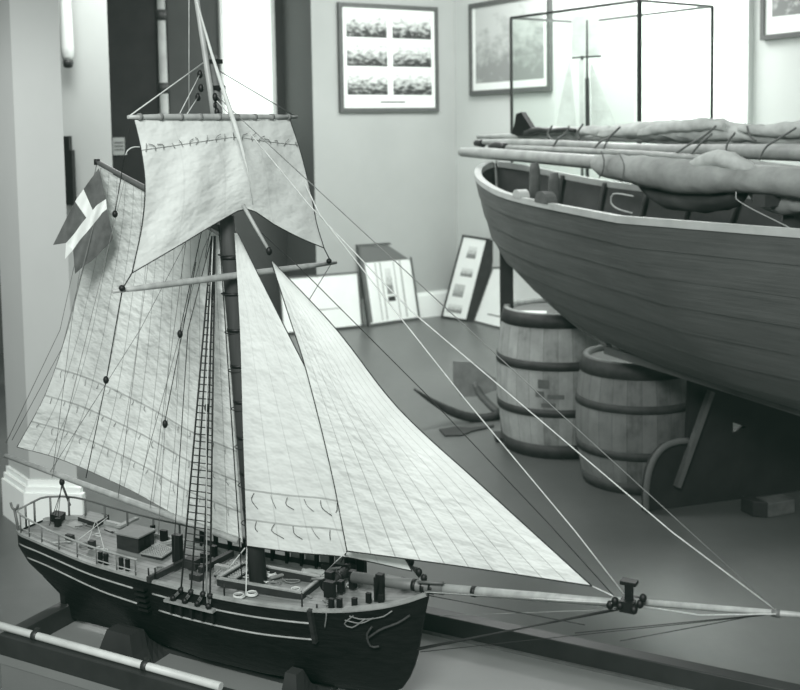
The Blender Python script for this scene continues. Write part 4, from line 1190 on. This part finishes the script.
# ---- ensign: swallow-tailed, pale cross on darker cloth
def fl(x, y, k): return spx(x, y, .012+.006*math.sin(x*.35+y*.12)+k)
rows = [  # fly edge line by line from the hoist: each row = (top field edge, cross top, cross bottom, lower edge)
    [(99, 168), (106, 199), (107, 209), (113, 237)],
    [(90, 180), (100, 203), (102, 213), (112, 240)],
    [(83, 190), (97, 205), (100, 216), (107, 246)],
    [(76, 200), (92, 211), (96, 221), (101, 252)],
    [(67, 217), (82, 223), (87, 232), (93, 260)],
    [(60, 231), (74, 234), (80, 240), (84, 266)],
    [(53, 245), (66, 243), (73, 250), (75, 274)]]
mb = MB(); fine_rows = []
for c_ in range(4):
    fine_rows.append(resample([V((r[c_][0], r[c_][1], 0)) for r in rows], 25))
def strip(cA, cB, matf, n=5):
    G = [[fl(*(fine_rows[cA][i].lerp(fine_rows[cB][i], k/n))[:2], 0) for i in range(25)] for k in range(n+1)]
    mb.grid(G, smooth=True, matf=matf)
strip(0, 1, lambda i, j: 1 if 7 <= i < 11 else 0); strip(1, 2, lambda i, j: 1)
strip(2, 3, lambda i, j: 0)
flag = mb.build('ensign', ['flag_red', 'flag_white'], ship)
mb = MB(); q = [fl(x, y, 0) for x, y in ((66, 243), (73, 250), (65, 259))]; i = mb.pts(q); mb.face((i, i+1, i+2)); mb.build('cross_end', 'flag_white', flag)

# ---- rigging
def rope(name, P, r, mat, n=2, parent=ship, sag=0):
    if sag: 
        a, b = P[0], P[-1]; P = [a.lerp(b, k/10)-UP*sag*4*(k/10)*(1-k/10) for k in range(11)]
    return MB().tube(P, r, 5).build(name, mat, parent)
Rk = lambda L, vs=0: [spx(x, y, vs if not isinstance(vs, (list, tuple)) else vs[i]) for i, (x, y) in enumerate(L)]
rope('stay', Rk([(207, 86), (239, 117), (540, 395), (775, 609)], [.012, .012, .006, 0]), .0010, 'rope_mid')
rope('stay', Rk([(250, 133), (310, 206), (410, 310), (514, 398), (672, 532), (776, 610)], [.012, .012, .006, .004, .002, 0]), .0012, 'rope_light')
rope('stay', Rk([(303, 180), (320, 215), (400, 317), (464, 398), (575, 531), (624, 594)], [.02, .02, .016, .01, .005, 0]), .0012, 'rope_light')
rope('stay', Rk([(262, 233), (300, 268), (424, 392), (550, 525), (614, 596)], [-.02, -.02, -.012, -.006, 0]), .0009, 'rope_dark')
rope('stay', Rk([(592, 586), (622, 600)], 0), .0012, 'rope_light')
MB().tube(Rk([(197, 2), (212, 55), (228, 104), (236, 128), (243, 152), (248, 172), (253, 205)], [.022, .024, .026, .026, .026, .022, .016]), [.0015, .003, .0044, .005, .003, .0012, .0007], 8).build('served_stay', 'sail_top', ship)
MB().tube(Rk([(243, 205), (256, 228), (270, 252)], [.004, .006, .004]), [.0036, .0036, .003], 8).build('jib_halyard_block_rope', 'spar', ship)
MB().ball(spx(269, 251, .004), .006, 1.4, 8).build('block', 'black', ship)
rope('halyard', Rk([(189, -20), (189, 112)], -.02), .0007, 'rope_light')
rope('lift', [u0, spx(203, 63, .01)], .0013, 'rope_light'); rope('lift', [u1, spx(211, 66, .005)], .0011, 'rope_mid')
rope('lift', [spx(200, 74, .015), ypx(180, 113, 0)], .0009, 'rope_light'); rope('lift', [spx(198, 97, .015), ypx(187, 114, 0)], .0009, 'rope_light')
rope('lift', [spx(214, 98, .015), ypx(229, 114, 0)], .0009, 'rope_light')
rope('brace', [ypx(131, 120, 0), spx(115, 212, .03)], .0009, 'rope_dark'); MB().ball(spx(115, 214, .03), .0058, 1.3, 8).build('block', 'black', ship)
rope('sheet', [ypx(132, 273, 1), ypx(123, 288, 1)], .0012, 'rope_dark'); rope('sheet', [ypx(324, 248, 1), ypx(331, 262, 1)], .0012, 'rope_dark')
rope('brace', [ypx(122, 291, 1), spx(107, 376, .05)], .0011, 'rope_dark'); MB().ball(spx(106, 380, .05), .006, 1.4, 8).build('block', 'black', ship)
rope('brace', [spx(106, 382, .05), spx(86, 478, .03)], .0010, 'rope_dark')
rope('brace', [ypx(331, 264, 1), spx(309, 300, .03)], .0008, 'rope_dark')
rope('stay', [spx(225, 150, .0), spx(205, 258, -.0), ], .0007, 'rope_mid')
for x, y, x0, y0, xe, ye in ((180, 334, 203, 225, 176, 390), (165, 424, 196, 262, 158, 540), (207, 408, 213, 240, 206, 604)):
    rope('backstay_tackle', [spx(x0, y0, .02), spx(x, y-3, .06)], .0009, 'rope_dark')
    MB().ball(spx(x, y, .06), .0055, 1.5, 8).build('block', 'black', ship)
    rope('backstay_tackle', [spx(x, y+3, .06), spx(xe, ye, .08)], .0007, 'rope_mid')
rope('backstay', [spx(212, 236, .01), spx(188, 330, .04), spx(175, 530, .075), spx(174, 568, .08)], .0009, 'rope_dark')
rope('backstay', [spx(212, 230, .01), spx(203, 250, .01), spx(143, 470, .03)], .0006, 'rope_mid')
rope('vang', [g0, spx(60, 330, .01), spx(6, 443, .004)], .0007, 'rope_mid'); rope('vang', [spx(100, 200, .01), spx(62, 348, .02), spx(12, 440, .01)], .0007, 'rope_mid')
rope('flag_halyard', [g0, spx(72, 320, .015), spx(53, 470, .02)], .0006, 'rope_mid')
for a0, x1, y1 in ((.25, 52, 478), (.5, 118, 498), (.75, 150, 508)):
    p = g0.lerp(g1, a0); rope('brail', [p+SN*.008, spx(x1, y1, .012)], .0006, 'rope_mid')
rope('topping_lift', [spx(218, 180, .005), spx(140, 330, .03), spx(50, 472, .01)], .0006, 'rope_mid')
# main sheet at the boom end
for dx in (0, 4, 8):
    rope('main_sheet', [spx(62+dx*.4, 478), S(-.02, -.02+dx*.003, zs(-.02)+.004)], .0007, 'rope_dark')
MB().ball(spx(62, 482), .0062, 1.3, 8).build('block', 'black', ship)
rope('rail_strut', [spx(62, 484), dk(70, 505, .82)], .0025, 'spar_dark')
rope('tackle', [dk(108, 517, .835), dk(78, 540, .80)], .0008, 'rope_light'); rope('tackle', [dk(96, 520, .825), dk(104, 548, .80)], .0008, 'rope_light'); rope('tackle', [dk(96, 520, .825), dk(88, 541, .80)], .0008, 'rope_light')
# shrouds with ratlines
sb = [(181, 590), (191, 592), (203, 594), (210, 596)]
tops = [spx(x, 236, .012) for x in (212, 213.2, 214.2, 215)]
lowz = []
for k, (x, y) in enumerate(sb):
    b_ = spx(x, y, .103); lowz.append(b_)
    MB().tube([tops[k], b_], .0018, 6).build('shroud', 'rope_dark', ship)
    cpt = chan(lerp(ca+.015, cb-.012, k/3), .012)+UP*.004
    MB().ball(b_, .0062, 1.0, 10).build('deadeye', 'black', ship); MB().ball(b_.lerp(cpt, .72), .0062, 1.0, 10).build('deadeye', 'black', ship)
    mb = MB()
    for dx in (-.003, 0, .003): mb.tube([b_+TD*dx, cpt+TD*dx], .0007, 4)
    mb.build('lanyard', 'rope_mid', ship)
nr = 44
for k in range(nr):
    f = .06+.86*k/(nr-1)
    MB().tube([tops[0].lerp(lowz[0], f), tops[1].lerp(lowz[1], f), tops[2].lerp(lowz[2], f), tops[3].lerp(lowz[3], f)], .0011, 4).build('ratline', 'rope_dark', ship)
rope('rope_fall', [spx(213, 236, .03), spx(206, 420, .07), spx(207, 604, .105)], .0011, 'rope_light')
rope('rope_fall', [spx(247, 546, .012), spx(246, 596, .07)], .0014, 'rope_light'); rope('rope_fall', [spx(245, 548, .0), dk(224, 574, .79)], .0013, 'rope_light')
rope('jib_sheet', [spx(347, 551, .045), dk(341, 562, .83)], .0016, 'rope_dark'); rope('jib_sheet', [spx(346, 552, .045), dk(322, 575, .80)], .0008, 'rope_light')
rope('tack_rope', [spx(404, 556), spx(420, 577)], .003, 'rope_dark')
for x, y in ((411, 562), (419, 572), (424, 578)):
    MB().ball(spx(x, y), .006, 1.3, 8).build('block', 'black', ship)
rope('pin_rail', [spx(418, 582, .012), spx(443, 583, .012)], .003, 'spar_dark')
# mast hoops and lacing along the luff
for z in [.9+.075*k for k in range(8)]:
    MB().torus(mpt(z, -.004), .020, .0011, TD, SN, n=18, m=4).build('mast_hoop', 'rope_dark', mastm)
rope('downhaul', [mpt(1.48, -.012, .012), mpt(.80, -.02, .025)], .0012, 'rope_dark')
# bowsprit shrouds and bobstays
for (x0, y0, v0), (x1, y1, v1), r, mt in (((625, 607, .01), (417, 650, .012), .0016, 'rope_dark'), ((618, 610, .006), (418, 648, .004), .0014, 'rope_dark'),
        ((585, 625, .02), (426, 595, .03), .0009, 'rope_dark'), ((625, 606, .01), (428, 591, .03), .0009, 'rope_mid'), ((622, 609, .01), (440, 616, .03), .0009, 'rope_mid'),
        ((776, 614, -.004), (420, 652, .01), .0007, 'rope_dark'), ((772, 614, .0), (575, 633, .02), .0008, 'rope_dark'), ((770, 613, .0), (620, 641, .02), .0007, 'rope_dark'), ((646, 605, -.01), (430, 592, -.04), .0008, 'rope_mid')):
    rope('bowsprit_guy', [spx(x0, y0, v0), spx(x1, y1, v1)], r, mt)
rope('foot_rope', Rk([(425, 592), (520, 598), (612, 603)], .016), .0010, 'rope_light')
rope('foot_rope', Rk([(640, 606), (700, 615), (776, 614)], .01), .0010, 'rope_light')
# cradle under the hull
t = thing('ship_cradle', 'dark hollowed cradle block holding up the ship hull on the stand', 'cradle', S(.45, 0, ZBD))
for a, w, th_ in ((.255, .098, .03), (.66, .085, .012)):
    pts_ = []
    for k in range(15):
        v = -w+2*w*k/14
        # underside of the hull at this offset
        lo = .612
        for q in range(40):
            z = .612+.18*q/39; h = h_of(a, z); s_ = (a+.08)/.985
            if half_b(s_, h) >= abs(v): lo = z; break
            lo = z
        pts_.append((v, min(lo-.003, .664)))
    G0 = [S(a-th_, v, z) for v, z in pts_]; G1 = [S(a+th_, v, z) for v, z in pts_]; B0_ = [S(a-th_*2.0, v*1.15, ZBD) for v, z in pts_]; B1_ = [S(a+th_*2.0, v*1.15, ZBD) for v, z in pts_]
    W0 = [a_.lerp(b_, .45).lerp(c_, .0)-TD*th_*-.12 for a_, b_, c_ in zip(B0_, G0, G1)]; W1 = [a_.lerp(b_, .45)-TD*th_*.12 for a_, b_ in zip(B1_, G1)]
    mb = MB(); mb.grid([B0_, W0, G0, G1, W1, B1_], smooth=False); mb.quad(B0_[0], B1_[0], W1[0], W0[0]); mb.quad(W0[0], W1[0], G1[0], G0[0]); mb.quad(B1_[-1], B0_[-1], W0[-1], W1[-1]); mb.quad(W1[-1], W0[-1], G0[-1], G1[-1]); mb.grid([B1_, B0_], smooth=False)
    mb.build('bearer', 'cradle', t)
mb = MB(); mb.bar(S(.2, 0, ZBD+.004), S(.7, 0, ZBD+.004), .03, .008); mb.build('keel_plank', 'cradle', t)

# ------------------------------------------------------------------ light
def area(name, loc, target, size, power, colr=(.985, 1, .985)):
    l = bpy.data.lights.new(name, 'AREA'); l.shape = 'RECTANGLE'; l.size, l.size_y = size; l.energy = power; l.color = colr
    o = bpy.data.objects.new(name, l); col.objects.link(o); o.location = loc
    o.rotation_euler = (V(target)-V(loc)).to_track_quat('-Z', 'Y').to_euler()
area('ceiling_lamp_front', (-.45, -.7, 3.0), (-.4, 2.4, 1.0), (1.1, .8), 150)
area('ceiling_lamp_middle', (-1.3, 5.4, 3.3), (-.8, 5.8, 0), (1.2, 1.2), 85)
sl = bpy.data.lights.new('pier_fill_spot', 'SPOT'); sl.energy = 260; sl.spot_size = math.radians(52); sl.spot_blend = .6; sl.shadow_soft_size = .25  # unseen spot added to brighten the pier and its skirting
so = bpy.data.objects.new('pier_fill_spot', sl); col.objects.link(so); so.location = (-2.5, 2.3, 3.1); so.rotation_euler = (V((-1.6, 4.6, .75))-V((-2.5, 2.3, 3.1))).to_track_quat('-Z', 'Y').to_euler()
area('ceiling_lamp_rear', (.9, 7.6, 3.35), (1.0, 8.2, 0), (1.4, 1.4), 105)
area('window_daylight', (1.55, 7.45, 2.45), (.2, 5.5, .8), (1.0, 1.0), 40)
w = bpy.data.worlds.new('world'); scene.world = w; w.use_nodes = True
w.node_tree.nodes['Background'].inputs[0].default_value = (.97, 1, .98, 1); w.node_tree.nodes['Background'].inputs[1].default_value = .36

# film response
vs = scene.view_settings; vs.view_transform = 'Standard'; vs.look = 'None'; vs.exposure = 0; vs.gamma = 1
vs.use_curve_mapping = True
cm = vs.curve_mapping
for k, lift in enumerate((.0012, .0055, .0038)):
    cm.curves[k].points[0].location = (0, lift)
cm.update()
